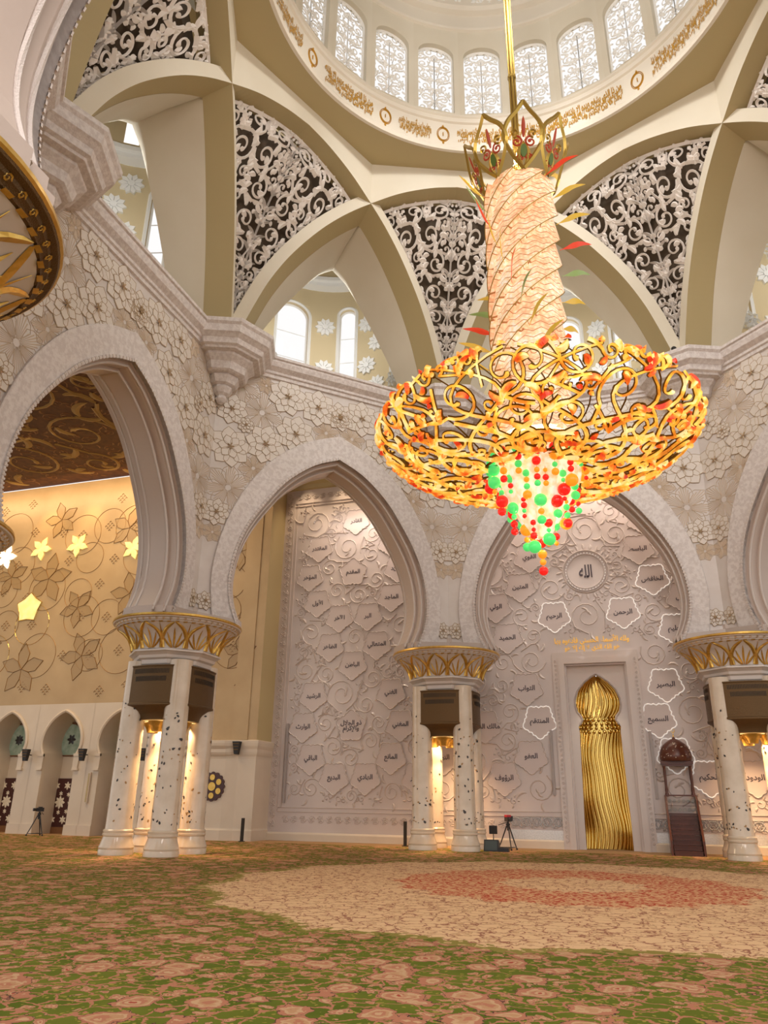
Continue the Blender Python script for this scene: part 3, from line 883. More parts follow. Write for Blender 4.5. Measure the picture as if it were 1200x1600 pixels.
# ------------------------------------------------------------------ lettering
FORMS = {  # letter: (isolated, final, initial, medial)
    'ا': (0xFE8D, 0xFE8E, 0, 0), 'أ': (0xFE83, 0xFE84, 0, 0), 'إ': (0xFE87, 0xFE88, 0, 0), 'آ': (0xFE81, 0xFE82, 0, 0), 'ب': (0xFE8F, 0xFE90, 0xFE91, 0xFE92), 'ت': (0xFE95, 0xFE96, 0xFE97, 0xFE98),
    'ث': (0xFE99, 0xFE9A, 0xFE9B, 0xFE9C), 'ج': (0xFE9D, 0xFE9E, 0xFE9F, 0xFEA0), 'ح': (0xFEA1, 0xFEA2, 0xFEA3, 0xFEA4), 'خ': (0xFEA5, 0xFEA6, 0xFEA7, 0xFEA8), 'د': (0xFEA9, 0xFEAA, 0, 0), 'ذ': (0xFEAB, 0xFEAC, 0, 0),
    'ر': (0xFEAD, 0xFEAE, 0, 0), 'ز': (0xFEAF, 0xFEB0, 0, 0), 'س': (0xFEB1, 0xFEB2, 0xFEB3, 0xFEB4), 'ش': (0xFEB5, 0xFEB6, 0xFEB7, 0xFEB8), 'ص': (0xFEB9, 0xFEBA, 0xFEBB, 0xFEBC), 'ض': (0xFEBD, 0xFEBE, 0xFEBF, 0xFEC0),
    'ط': (0xFEC1, 0xFEC2, 0xFEC3, 0xFEC4), 'ظ': (0xFEC5, 0xFEC6, 0xFEC7, 0xFEC8), 'ع': (0xFEC9, 0xFECA, 0xFECB, 0xFECC), 'غ': (0xFECD, 0xFECE, 0xFECF, 0xFED0), 'ف': (0xFED1, 0xFED2, 0xFED3, 0xFED4), 'ق': (0xFED5, 0xFED6, 0xFED7, 0xFED8),
    'ك': (0xFED9, 0xFEDA, 0xFEDB, 0xFEDC), 'ل': (0xFEDD, 0xFEDE, 0xFEDF, 0xFEE0), 'م': (0xFEE1, 0xFEE2, 0xFEE3, 0xFEE4), 'ن': (0xFEE5, 0xFEE6, 0xFEE7, 0xFEE8), 'ه': (0xFEE9, 0xFEEA, 0xFEEB, 0xFEEC), 'و': (0xFEED, 0xFEEE, 0, 0),
    'ؤ': (0xFE85, 0xFE86, 0, 0), 'ي': (0xFEF1, 0xFEF2, 0xFEF3, 0xFEF4), 'ى': (0xFEEF, 0xFEF0, 0, 0), 'ء': (0xFE80, 0, 0, 0)}
LAMALEF = {'ا': (0xFEFB, 0xFEFC), 'أ': (0xFEF7, 0xFEF8), 'إ': (0xFEF9, 0xFEFA), 'آ': (0xFEF5, 0xFEF6)}
def shape(txt):
    out = []; prev = False; i = 0
    while i < len(txt):
        ch = txt[i]
        if ch not in FORMS: out.append(ch); prev = False; i += 1; continue
        nx = txt[i + 1] if i + 1 < len(txt) else ''
        if ch == 'ل' and nx in LAMALEF:
            out.append(chr(LAMALEF[nx][1 if prev else 0])); prev = False; i += 2; continue
        iso, fin, ini, med = FORMS[ch]; joins = bool(ini) and nx in FORMS and nx != 'ء'
        if prev and fin: code = med if joins else fin
        else: code = ini if joins else iso
        out.append(chr(code)); prev = joins; i += 1
    return ''.join(reversed(out))

_tc = {}
def text_mesh(txt, off=.022):
    """triangulated outline of the words, centred, height about 1"""
    if (txt, off) in _tc: return _tc[(txt, off)]
    c = bpy.data.curves.new('lettering', 'FONT'); c.body = '\n'.join(shape(t) for t in txt.split('\n')); c.align_x = 'CENTER'; c.resolution_u = 2; c.offset = off
    c.space_line = .85
    o = bpy.data.objects.new('lettering', c); COL.objects.link(o); bpy.context.view_layer.update()
    me = bpy.data.meshes.new_from_object(o)
    vs = [(v.co.x, v.co.y) for v in me.vertices]; fs = [tuple(p.vertices) for p in me.polygons]
    bpy.data.objects.remove(o); bpy.data.curves.remove(c); bpy.data.meshes.remove(me)
    x0, x1 = min(v[0] for v in vs), max(v[0] for v in vs); y0, y1 = min(v[1] for v in vs), max(v[1] for v in vs)
    vs = [(x - (x0 + x1) / 2, y - (y0 + y1) / 2) for x, y in vs]
    _tc[(txt, off)] = (vs, fs, x1 - x0, y1 - y0); return _tc[(txt, off)]

def lettering(mb, txt, M, cx, cy, width=None, height=None, h=.02, sx=1., sy=1., off=.022):
    vs, fs, w_, hh = text_mesh(txt, off)
    if width and height: kx, ky = width / w_, height / hh
    else:
        k = (width / w_) if width else (height / hh); kx = ky = k
    mb.add([M(cx + x * kx * sx, cy + y * ky * sy, h) for x, y in vs], fs)

VERSES = ['الله لا إله إلا هو الحي القيوم لا تأخذه سنة ولا نوم', 'له ما في السموات وما في الأرض', 'من ذا الذي يشفع عنده إلا بإذنه', 'يعلم ما بين أيديهم وما خلفهم', 'ولا يحيطون بشيء من علمه إلا بما شاء']
ringroot = bpy.data.objects['wall_dome_ring']
segs = [(-98, -80, 1), (-69.8, -51.5, 2), (-42.5, -32.2, 3), (-23.6, 27.0, 0), (36.4, 62, 4)]
for (a0, a1, vi) in segs:
    mb = MB(); n = max(1, round((a1 - a0) / 17)); w_ = R(a1 - a0) * RR
    words = VERSES[vi]
    # dense two-tier calligraphy
    for j in range(n):
        cc = R(a0) * RR + w_ * (j + .5) / n
        lettering(mb, VERSES[(vi + j) % 5], Mr, cc, 32.48, w_ / n * 1.0, .66, .035, off=.045)
        lettering(mb, VERSES[(vi + j + 1) % 5], Mr, cc, 31.98, w_ / n * .97, .64, .036, off=.045)
        lettering(mb, VERSES[(vi + j + 2) % 5], Mr, cc + .1, 32.22, w_ / n * .95, .60, .037, off=.045)
    mb.build('gold_calligraphy', M_goldflat, ringroot, fix=False)
for a0 in (-75, -47, -28, 31.8):
    mb = MB(); cx0 = R(a0) * RR
    for rr in (.36, .30):
        p = [(cx0 + rr * .85 * cos(2 * PI * i / 24), 32.22 + rr * 1.25 * sin(2 * PI * i / 24)) for i in range(25)]
        mb.stroke(p, [.022] * 25, Mr, .0, .05)
    mb.stroke([(cx0, 32.12), (cx0, 32.34)], [.03, .03], Mr, 0, .05)
    for sg in (1, -1):
        p = leaf(cx0, 32.22 + sg * .45, sg * PI / 2, .16, .05, 0); mb.stroke(p[0], p[1], Mr, 0, .05)
    mb.build('gold_oval', M_goldflat, ringroot, fix=False)

# ------------------------------------------------------------------ clustered piers
def pier(az, label, full=True):
    a = R(az); c = (S * sin(a), S * cos(a), 0)
    root = empty('clustered_column', c, 0, label, 'column', 'clustered columns around the hall')
    rn = random.Random(int(az * 2))
    if full:
        for i, (sx_, sy_) in enumerate(((-1, -1), (1, -1), (1, 1), (-1, 1))):
            px, py = sx_ * .905, sy_ * .905
            mb = MB(); mb.lathe([(.47, .75), (.45, .9), (.44, 3), (.42, 6.6)], 32, (px, py))
            sh = mb.build('shaft', M_shaft, root, smooth=True)
            b = MB(); b.lathe([(.60, 0), (.60, .14), (.585, .18), (.60, .24), (.56, .34), (.50, .52), (.49, .58), (.52, .62), (.52, .67), (.50, .70), (.515, .74), (.515, .78), (.47, .82)], 32, (px, py))
            sharp(b.build('base', M_shaft, sh), 30)
            fl = MB(); fl2 = MB()
            def Mc(u, v, h=0., px=px, py=py): return (px + (.452 + h) * cos(u / .45), py + (.452 + h) * sin(u / .45), v)
            for q in range(95):
                z = 1.0 + 4.3 * rn.random() ** 1.7; u = rn.uniform(0, 2 * PI * .45); ang = rn.uniform(0, PI); s_ = rn.uniform(.018, .045)
                t = leaf(u, z, ang, s_ * 2.6, s_ * .75, .4, 5); (fl if rn.random() < .62 else fl2).stroke(t[0], t[1], Mc, .0, .004)
                if rn.random() < .2:
                    for k in range(5):
                        t = leaf(u, z, ang + k * 1.257, s_ * 1.6, s_ * .5, 0, 4); fl.stroke(t[0], t[1], Mc, .0, .005)
            fl.build('flower_inlay', M_fleck, sh, fix=False); fl2.build('leaf_inlay', M_fleck2, sh, fix=False)
        # bronze ventilation boxes on the four sides
        for k in range(4):
            th = k * PI / 2
            def rot(x, y, z, th=th): return (x * cos(th) - y * sin(th), x * sin(th) + y * cos(th), z)
            vb = MB(); N = 10; rows = []
            def fr_(w_, d, z, k0=.12): return [rot(w_ * (2 * i / N - 1), -(d + k0 * cos((2 * i / N - 1) * PI / 2)), z) for i in range(N + 1)]
            for w_, d, z in ((.87, 1.36, 6.40), (.87, 1.36, 6.36), (.85, 1.34, 6.34), (.85, 1.34, 5.06), (.88, 1.36, 5.04), (.88, 1.36, 4.98), (.74, 1.26, 4.92), (.60, 1.12, 4.78), (.55, 1.04, 4.66), (.54, 1.0, 4.5)):
                rows.append([rot(-w_, -.5, z)] + fr_(w_, d, z) + [rot(w_, -.5, z)])
            vb.grid(rows, close=True)
            vb.add(rows[-1], [tuple(range(len(rows[-1])))]); vb.add(rows[0], [tuple(range(len(rows[0])))])
            bx = sharp(vb.build('ventilation_box', M_bronze, root), 35)
            g = MB()
            for (z0, z1, wf) in ((6.10, 6.27, .70), (5.82, 6.00, .62)):
                for i in range(26):
                    x = -wf + 2 * wf * i / 25
                    t = x / .85; d = 1.34 + .12 * cos(t * PI / 2) + .006
                    g.add([rot(x - .014, -d, z0), rot(x + .014, -d, z0), rot(x + .014, -d, z1), rot(x - .014, -d, z1)], [(0, 1, 2, 3)])
            g.build('grille_slots', M_dark, bx, fix=False)
            s_ = MB(); s_.grid([[rot(-.44, -.95, 4.47), rot(.44, -.95, 4.47)], [rot(-.44, -.62, 4.47), rot(.44, -.62, 4.47)]])
            s_.build('lamp_strip', M_stripglow, bx, fix=False)
            cp = MB(); cc = rot(0, -.62, 0)
            cp.lathe([(.36, 4.47), (.33, 4.38), (.26, 4.3), (.22, 4.2), (.20, 4.12), (0, 4.10)], 20, (cc[0], cc[1]))
            sharp(cp.build('lamp_cup', M_gold, bx))
    # capital
    cap = MB(); cap.lathe([(1.30, 6.35), (1.32, 6.42), (1.40, 6.48), (1.42, 6.62), (1.52, 6.68), (1.55, 6.78), (1.66, 6.86), (1.74, 6.90), (1.74, 6.96), (1.60, 7.0)], 8, (0, 0), PI / 8)
    cap.lathe([(1.3, 6.35), (0, 6.35)], 8, (0, 0), PI / 8)
    cp = cap.build('capital', M_capwhite, root)
    def bell_r(z):
        return interp([(6.98, 1.60), (7.2, 1.64), (7.45, 1.76), (7.65, 1.93), (7.8, 2.12), (7.86, 2.2)], z)
    mb = MB(); zs = [6.98, 7.1, 7.25, 7.4, 7.5, 7.6, 7.7, 7.8, 7.86]
    mb.lathe([(bell_r(z), z) for z in zs], 48)
    bl = mb.build('bell', M_capwhite, cp, smooth=True)
    g = MB()
    def Mb_(u, z, h=0.):
        r = bell_r(z) + .012 + h; return (r * cos(u / 1.7), r * sin(u / 1.7), z)
    per = 2 * PI * 1.7 / 12
    for k in range(12):
        u0 = k * per
        for j, aa in enumerate((-.85, -.45, 0, .45, .85)):
            L = (.50, .62, .74, .62, .50)[j]
            t = leaf(u0 + aa * -.10, 7.0, PI / 2 + aa * 1.05, L * .92, .034, -aa * .25, 8); g.stroke(t[0], t[1], Mb_, 0, .05)
        for sg in (1, -1):   # arches between the fans
            p = smooth_curve([(u0 + per / 2 - sg * .06, 7.0), (u0 + per / 2 - sg * .03, 7.35), (u0 + per / 2 - sg * .16, 7.62), (u0 + per / 2 - sg * .42, 7.83)], 9); g.stroke(p, [.05, .055, .06, .065, .065, .06, .05, .04, .02], Mb_, 0, .06)
        g.stroke([(u0 + per / 2, 7.0), (u0 + per / 2, 7.5), (u0 + per / 2, 7.8)], [.05, .03, .005], Mb_, 0, .03)
        for q in range(4):   # small beading under the rim
            uu = u0 + per * q / 4
            g.stroke([(uu, 7.84), (uu + per / 8, 7.85)], [.02, .02], Mb_, .03, .07)
    g.build('palmette_leaves', M_gold, bl, fix=False)
    mb = MB(); mb.lathe([(2.16, 7.84), (2.22, 7.86), (2.24, 7.90), (2.30, 7.93), (2.32, 7.98), (2.40, 8.00), (2.42, 8.03)], 64)
    sharp(mb.build('rim_moulding', M_bronze if az in (-157.5,) else M_capwhite, cp))
    # scroll carving under the rim
    sc = MB()
    for i in range(56):
        b = 2 * PI * i / 56
        p, w_ = spiral(0, 0, .05, 0, 1.1, 1, 9, .009, .006)
        sc.stroke([(b * 2.24 + u * 1.2, 7.93 + v) for u, v in p], w_, lambda u, v, h=0.: ((interp([(7.84, 2.17), (7.9, 2.25), (7.98, 2.33), (8.02, 2.41)], v) + .008 + h) * cos(u / 2.24), (interp([(7.84, 2.17), (7.9, 2.25), (7.98, 2.33), (8.02, 2.41)], v) + .008 + h) * sin(u / 2.24), v), 0, .02)
    sc.build('scroll_carving', M_gold, cp, fix=False)
    mb = MB(); mb.lathe([(2.42, 8.03), (2.45, 8.06), (2.44, 8.13), (2.38, 8.15), (0, 8.15)], 64)
    sharp(mb.build('gold_rim', M_gold, cp))
    # springing block of the arches
    sp = MB()
    for sg in (1, -1):
        az2 = az + sg * 22.5; M = face_map(az2, AP)
        q = [HALF, 4.02]
        s0, s1 = -sg * (HALF), -sg * 3.98
        for (d0, d1, ins_) in ((-.145, .12, 0), (.12, .5, .14), (.5, 1.3, .26), (1.3, 1.68, .14), (1.68, 1.9, 0)):
            x1 = -sg * (3.98 - ins_)
            zt_ = 8.55 + (.02 if sg > 0 else 0) + .004 * d0; zb_ = 8.1 - (.015 if sg > 0 else 0)
            vs = [M(s0, zb_, -d0), M(x1, zb_, -d0), M(x1, zb_, -d1), M(s0, zb_, -d1), M(s0, zt_, -d0), M(x1, zt_ - .15, -d0), M(x1, zt_ - .15, -d1), M(s0, zt_, -d1)]
            sp.add([(x - c[0], y - c[1], z) for x, y, z in vs], [(0, 1, 2, 3), (4, 5, 6, 7), (0, 1, 5, 4), (1, 2, 6, 5), (2, 3, 7, 6), (3, 0, 4, 7)])
    mb = MB(); mb.lathe([(1.05, 8.13), (1.05, 8.75)], 8, (0, 0), PI / 8); mb.lathe([(1.05, 8.75), (0, 8.75)], 8, (0, 0), PI / 8); mb.build('pier_core', M_soffit, cp)
    sp.build('springing_block', M_soffit, cp)
    if full:
        for (dx, dy) in ((-.38, -.42), (.38, -.42), (.42, .38), (-.42, .38), (.0, 1.15)):
            lamp('SPOT', 'shaft_lamp', (c[0] + dx, c[1] + dy, 4.42), 260, (1, .64, .33), .05, (c[0] + dx, c[1] + dy, 0), 120, .5)
    return root
pier(-157.5, 'huge gold-rimmed capital seen from below at the upper left edge', False)
pier(-112.5, 'clustered column at the left edge, only its gold rim tip showing', False)
pier(-67.5, 'left cluster of four speckled marble shafts with gold palm-leaf capital')
pier(-22.5, 'middle cluster of four marble shafts beside the tripod and black boxes')
pier(22.5, 'right cluster of marble shafts cut by the photo edge, beside the pulpit')

# ------------------------------------------------------------------ the back (qibla) wall
YQ = 17.44
root = empty('wall_qibla', (0, 0, 0), kind='structure')
MQ = face_map(0, YQ)
mb = MB()
MX0, MX1, MZT = -.98, 1.64, 7.9     # opening of the prayer niche
for (x0, x1, z0, z1) in ((-16.0, MX0, 0, 20), (MX1, 24, 0, 20), (MX0, MX1, MZT, 20)):
    mb.grid([[MQ(x0, z0), MQ(x1, z0)], [MQ(x0, z1), MQ(x1, z1)]])
mb.build('panel_wall', M_panel, root, fix=False)
TXT = [(-11.68, 16.22, 'القادر'), (-13.79, 14.81, 'المقتدر'), (-11.78, 13.29, 'المقدم'), (-14.28, 13.19, 'المؤخر'), (-9.27, 13.34, 'القائد'), (-9.64, 14.8, 'العفو'), (-13.75, 11.73, 'الأول'), (-12.47, 10.85, 'الآخر'), (-10.89, 10.86, 'البر'), (-9.61, 11.8, 'الماجد'), (-10.37, 9.33, 'المتعالي'), (-12.95, 9.34, 'الظاهر'), (-11.67, 8.36, 'الباطن'), (-13.76, 6.84, 'الرشيد'), (-9.59, 6.89, 'الغني'), (-14.25, 5.32, 'الوارث'), (-11.65, 5.31, 'ذو الجلال\nوالإكرام'), (-9.08, 5.34, 'المغني'), (-13.75, 3.77, 'الباقي'), (-9.56, 3.82, 'المانع'), (-12.48, 2.87, 'البديع'), (-10.85, 2.88, 'الهادي'), (-8.24, 2.89, 'الضار'), (2.78, 13.35, 'الباسط'), (3.28, 11.81, 'الخافض'), (4.56, 10.86, 'المذل'), (4.05, 9.39, 'العليم'), (1.81, 10.3, 'الرحمن'), (-1.37, 10.27, 'الرحيم'), (-2.39, 13.33, 'القوي'), (-2.92, 11.85, 'المتين'), (-4.17, 10.89, 'الولي'), (-3.67, 9.36, 'الحميد'), (3.19, 14.82, 'القابض'), (-2.93, 14.75, 'الوكيل'), (-2.87, 6.91, 'التواب'), (-2.36, 5.38, 'المنتقم'), (-2.83, 3.85, 'العفو'), (-4.1, 2.91, 'الرؤوف'), (3.32, 6.9, 'البصير'), (2.83, 5.38, 'السميع'), (4.62, 2.95, 'الحكيم'), (6.41, 2.96, 'الودود'), (-4.91, 5.22, 'مالك الملك'), (-6.92, 3.81, 'النور'), (3.38, 3.89, 'اللطيف')]
LIT = {'الخافض', 'العليم', 'الرحمن', 'الرحيم', 'المنتقم', 'البصير', 'السميع', 'الحكيم', 'اللطيف'}
CR = .80
for (x, z, t) in TXT:
    cm = MB(); up = t.startswith('ذو') or abs(z - 13.29) < .01
    o = star_shape(x, z + .02, CR, 5, (PI / 2 if up else -PI / 2))
    cm.plate(o, MQ, 0, .05)
    cto = cm.build('cartouche', M_cart, root, fix=False)
    tm = MB()
    lettering(tm, t, MQ, x, z, width=text_mesh(t)[2] * .31, h=.062)
    tm.build('calligraphy', M_ink, cto, fix=False)
    rm = MB(); oc = o + [o[0]]
    rm.stroke(oc, [.026] * len(oc), MQ, .05, .08)
    lit = t in LIT and x > -5 and not (t == 'العفو')
    rm.build('outline', M_lit if lit else M_relief, cto, fix=False)
# one empty pentagon above the round medallion
# round medallion with the name
cm = MB(); cxm, czm = .27, 12.43
for r, w_ in ((1.06, .05), (.86, .03), (.98, .02)):
    p = [(cxm + r * cos(2 * PI * i / 48), czm + r * sin(2 * PI * i / 48)) for i in range(49)]; cm.stroke(p, [w_] * 49, MQ, 0, .07)
for i in range(24):
    a = 2 * PI * i / 24; t = leaf(cxm + 1.12 * cos(a), czm + 1.12 * sin(a), a, .3, .07, .2, 5); cm.stroke(t[0], t[1], MQ, 0, .06)
mdo = cm.build('round_medallion', M_relief, root, fix=False)
cm = MB()
for i in range(40):
    a = 2 * PI * i / 40; q = (cxm + .93 * cos(a), czm + .93 * sin(a))
    cm.plate([(q[0] + .022 * cos(k), q[1] + .022 * sin(k)) for k in (0, 1.57, 3.14, 4.71)], MQ, .03, .08)
cm.build('light_dot', M_lit, mdo, fix=False)
cm = MB(); lettering(cm, 'الله', MQ, cxm, czm, width=.62, height=.66, h=.05); cm.build('calligraphy', M_ink, mdo, fix=False)
cm = MB(); lettering(cm, 'ولله الأسماء الحسنى فادعوه بها', MQ, .27, 9.08, width=3.4, height=.40, h=.03); lettering(cm, 'هو الله الذي لا إله إلا هو', MQ, .27, 8.68, width=2.5, height=.36, h=.03)
cm.build('gold_calligraphy', M_goldtext, root, fix=False)
# scrollwork relief between the cartouches
rnd = random.Random(77)
blocked = [(x, z, CR * .92) for x, z, t in TXT] + [(cxm, czm, 1.2)]
def inq(x, y, r):
    if not (-15.0 + r < x < 9 and 1.7 + r < y < 17.3 - r): return False
    if -1.95 - r * .8 < x < 2.45 + r * .8 and y < 9.4 + r * .5: return False
    for a, b, c in blocked:
        if (a - x) ** 2 + (b - y) ** 2 < (c + r * .86) ** 2: return False
    return True
cs = pack(inq, (-15, 1.7, 9, 17.3), .85, .15, rnd, 4500, .95)
st, lv = scrollwork(cs, rnd, .040, 4, True, 22, 1.6, 1.6)
mb = MB()
for p, ws in st + lv: mb.stroke(p, ws, MQ, 0, .06)
mb.build('scroll_relief', M_relief, root, fix=False)
# carved frame bands
mb = MB(); rnd = random.Random(3)
def band(x0, x1, z0, z1, r):
    vert = (z1 - z0) > (x1 - x0); L = (z1 - z0) if vert else (x1 - x0); n = int(L / (2.1 * r)); ww = (x1 - x0) if vert else (z1 - z0)
    for i in range(n):
        q = (i + .5) * L / n; x, y = ((x0 + x1) / 2, z0 + q) if vert else (x0 + q, (z0 + z1) / 2)
        for k in range(2):
            p, w_ = spiral(x, y, r * .9, PI * k + (PI / 2 if vert else 0), .95, 1 if i % 2 else -1, 11, .022, .014); mb.stroke(p, w_, MQ, 0, .04)
        for k in range(4):
            t = leaf(x, y, PI / 4 + k * PI / 2, r * .9, .03, .3, 5); mb.stroke(t[0], t[1], MQ, 0, .045)
band(-15.95, -15.45, .5, 18.3, .22); band(-15.2, -1.7, .72, 1.22, .22); band(2.4, 10, .72, 1.22, .22); band(-15.4, 10, 17.75, 18.25, .22)
for x in (-15.42, -15.22): mb.stroke([(x, 1.5 if x > -15.3 else 1.3), (x, 17.6)], [.02, .02], MQ, 0, .05)
for z in (1.30, 1.50, 17.45, 17.62): mb.stroke([(-15.4, z), (MX0 - .6, z)], [.02, .02], MQ, 0, .05); mb.stroke([(MX1 + .6, z), (12, z)], [.02, .02], MQ, 0, .05)
mb.build('border_carving', M_relief, root, fix=False)
# glossy dado with its openwork crest, right and left of the niche
mb = MB()
for (x0, x1) in ((-3.9, -1.55), (2.15, 6.5)):
    mb.grid([[MQ(x0, .1, .05), MQ(x1, .1, .05)], [MQ(x0, .75, .05), MQ(x1, .75, .05)]])
    n = int((x1 - x0) / .42)
    for i in range(n):
        x = x0 + (i + .5) * (x1 - x0) / n
        p = [(x + .2 * cos(2 * PI * k / 16), 1.08 + .17 * sin(2 * PI * k / 16)) for k in range(17)]; mb.stroke(p, [.022] * 17, MQ, .02, .06)
        p = [(x - .2, .85), (x, 1.25), (x + .2, .85)]; mb.stroke(p, [.02] * 3, MQ, .02, .06)
        p = [(x - .2, 1.30), (x, .92), (x + .2, 1.30)]; mb.stroke(p, [.02] * 3, MQ, .02, .06)
mb.build('silver_dado', mat('silvery_mosaic', (.66, .68, .70), .18, .35, noise=((.80, .82, .84), 18, .4, .6)), root, fix=False)
# plinth and crown cornice
mb = MB()
for (x0, x1) in ((-16.05, -1.6), (2.2, 24)):
    mb.grid([[MQ(x0, 0, .12), MQ(x1, 0, .12)], [MQ(x0, .30, .12), MQ(x1, .30, .12)], [MQ(x0, .36, .05), MQ(x1, .36, .05)], [MQ(x0, .38, 0), MQ(x1, .38, 0)]])
mb.build('plinth', M_arcade, root)
mb = MB(); rows = []
for h, z in ((0, 18.45), (.1, 18.5), (.12, 18.75), (.3, 18.9), (.5, 19.3), (.55, 19.5), (.85, 19.6), (.9, 20)): rows.append([MQ(-16.6, z, h), MQ(24, z, h)])
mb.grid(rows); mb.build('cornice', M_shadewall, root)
# lobed valance between cornice and panel
mb = MB()
for i in range(30):
    x = -15.6 + i * 1.0; p = [(x - .48 * cos(PI * k / 8), 18.5 + .35 * sin(PI * k / 8)) for k in range(9)]; mb.stroke(p, [.05] * 9, MQ, .05, .12)
mb.build('lobed_valance', M_shadewall, root, fix=False)

# ------------------------------------------------------------------ prayer niche (mihrab)
root = empty('prayer_niche', (.33, YQ, 0), 0, 'gilded prayer niche with wavy golden flutes in the back wall', 'prayer niche')
def P_(mb, nm, mt, par=None, **k):
    mb.v = [(x - .33, y - YQ, z) for x, y, z in mb.v]; return mb.build(nm, mt, par or root, **k)
mb = MB()   # projecting frame
for h, i0, i1 in ((.10, .62, .35), (.16, .35, .08)):
    for (x0, x1, z0, z1) in ((MX0 - i0, MX0 - i1, 0, MZT + i0), (MX1 + i1, MX1 + i0, 0, MZT + i0), (MX0 - i1, MX1 + i1, MZT + i1, MZT + i0)):
        mb.plate([(x0, z0), (x1, z0), (x1, z1), (x0, z1)], MQ, 0, h)
for k in range(40):
    z = .3 + k * .2
    for x in (MX0 - .48, MX1 + .48):
        p, w_ = spiral(x, z, .08, k, 1.1, 1, 9, .014, .01); mb.stroke(p, w_, MQ, .1, .13)
P_(mb, 'frame', M_relief, fix=False)
# recess lining with onion shaped opening; centre line drifts slightly as in the photo
NC = .30; REC = .22
HWN = [(0, .98), (1.0, .985), (4.9, .90), (5.15, .93), (5.35, .80), (5.45, .74), (5.6, .78), (5.8, .95), (6.1, 1.02), (6.4, 1.0), (6.8, .85), (7.15, .55), (7.4, .22), (7.52, 0)]
MN = face_map(0, YQ + REC)
mb = MB(); zs = sorted(set([q[0] for q in HWN] + [i * .25 for i in range(31)])); zs = [z for z in zs if z <= 7.52]
for sg, xe in ((1, MX1), (-1, MX0)):
    mb.grid([[MN(NC + sg * interp(HWN, z), z), MN(xe, z)] for z in zs] + [[MN(NC, MZT), MN(xe, MZT)]])
    mb.grid([[MN(NC + sg * interp(HWN, z), z), MN(NC + sg * interp(HWN, z), z, -.5)] for z in zs])
mb.grid([[MQ(MX0, 0), MQ(MX0, MZT)], [MN(MX0, 0), MN(MX0, MZT)]]); mb.grid([[MQ(MX1, 0), MQ(MX1, MZT)], [MN(MX1, 0), MN(MX1, MZT)]]); mb.grid([[MQ(MX0, MZT), MQ(MX1, MZT)], [MN(MX0, MZT), MN(MX1, MZT)]])
P_(mb, 'lining', M_relief, fix=False)
mb = MB(); p = [(NC + interp(HWN, z), z) for z in zs if z > 5.2] + [(NC - interp(HWN, z), z) for z in zs[::-1] if z > 5.2]
mb.stroke(p, [.05] * len(p), MN, 0, .07); P_(mb, 'onion_moulding', M_relief, fix=False)
# concave gilded back
def niche_pt(t, z, h=0.):  # t in -1..1 across the niche
    ww = interp(HWN, z) + .04; b = t * PI / 2
    return (NC + ww * sin(b) * 1.0 - 0 * h, YQ + REC + .15 + (.75 - h) * cos(b) * .9, z)
mb = MB(); mb.grid([[niche_pt(-1 + 2 * i / 24, z, 0) for i in range(25)] for z in zs]); P_(mb, 'gilded_back', M_goldbright, smooth=True, fix=False)
NF = 17
for k in range(NF):
    t0 = -0.94 + 1.88 * k / (NF - 1)
    fl = MB(); pts = []
    for i in range(30):
        z = .02 + 4.9 * i / 29; wv = .09 * sin(z * 1.25 + .4) * (1 - .5 * abs(t0)) + .03 * sin(z * 2.6)
        t = max(-.99, min(.99, t0 + wv)); q = niche_pt(t, z, .06); pts.append(q)
    fl.tube(pts, .050, 8); P_(fl, 'golden_flute', M_goldbright, smooth=True)
mb = MB()
for row, z in enumerate((4.98, 5.16, 5.34, 5.52)):
    n = 13 - (row > 1)
    for k in range(n):
        t = -.93 + 1.86 * (k + .5 * (row % 2)) / (n - .5); q = niche_pt(t, z, .1); mb.tube([(q[0], q[1], z - .08), (q[0], q[1] - .03, z), (q[0], q[1], z + .08)], [.035, .07, .035], 8)
P_(mb, 'braided_collar', M_goldbright, smooth=True)
mb = MB()
for k in range(15):
    t0 = -.92 + 1.84 * k / 14; pts = []
    for i in range(16):
        z = 5.62 + 1.86 * i / 15; t = t0 + .14 * sin(i / 15 * PI * 1.1); pts.append(niche_pt(max(-.98, min(.98, t)), z, .06))
    mb.tube(pts, [.055 * max(.25, 1 - (i / 15) ** 3) for i in range(16)], 8)
P_(mb, 'onion_dome_ribs', M_goldbright, smooth=True)
lamp('SPOT', 'niche_lamp', (.3, 15.9, 7.4), 110, (1, .86, .6), .1, (.3, 18.3, 3), 60, .6)

# ------------------------------------------------------------------ pulpit (minbar)
px, py = 3.37, 16.95
root = empty('pulpit', (px, py, 0), 0, 'dark carved wooden pulpit with domed canopy right of the golden niche', 'pulpit')
# steps: treads between side panels
for i in range(8):
    sb = MB(); sb.box((0, -1.55 + i * .17, .09 + i * .185), (1.05, .20, .17)); sb.box((0, -1.66 + i * .17, .165 + i * .185), (1.09, .06, .03)); sb.build('step', M_wood, root)
for sg in (-1, 1):
    sp = MB(); prof = [(-1.72, 0), (.35, 0), (.35, 2.25), (-.25, 2.25), (-1.72, .55)]
    vs = [(sg * .56, y, z) for y, z in prof] + [(sg * .64, y, z) for y, z in prof]
    sp.add(vs, [(0, 1, 2, 3, 4), (9, 8, 7, 6, 5)] + [(i, (i + 1) % 5, (i + 1) % 5 + 5, i + 5) for i in range(5)]); sp.build('side_panel', M_wood, root)
    for yy in (-.2, .30):
        pb = MB(); pb.lathe([(.07, 2.2), (.075, 2.3), (.05, 2.36), (.06, 2.45), (.045, 2.6), (.05, 3.2), (.045, 3.35), (.07, 3.42), (.07, 3.52)], 14, (sg * .52, yy)); pb.build('post', M_wood, root, smooth=True)
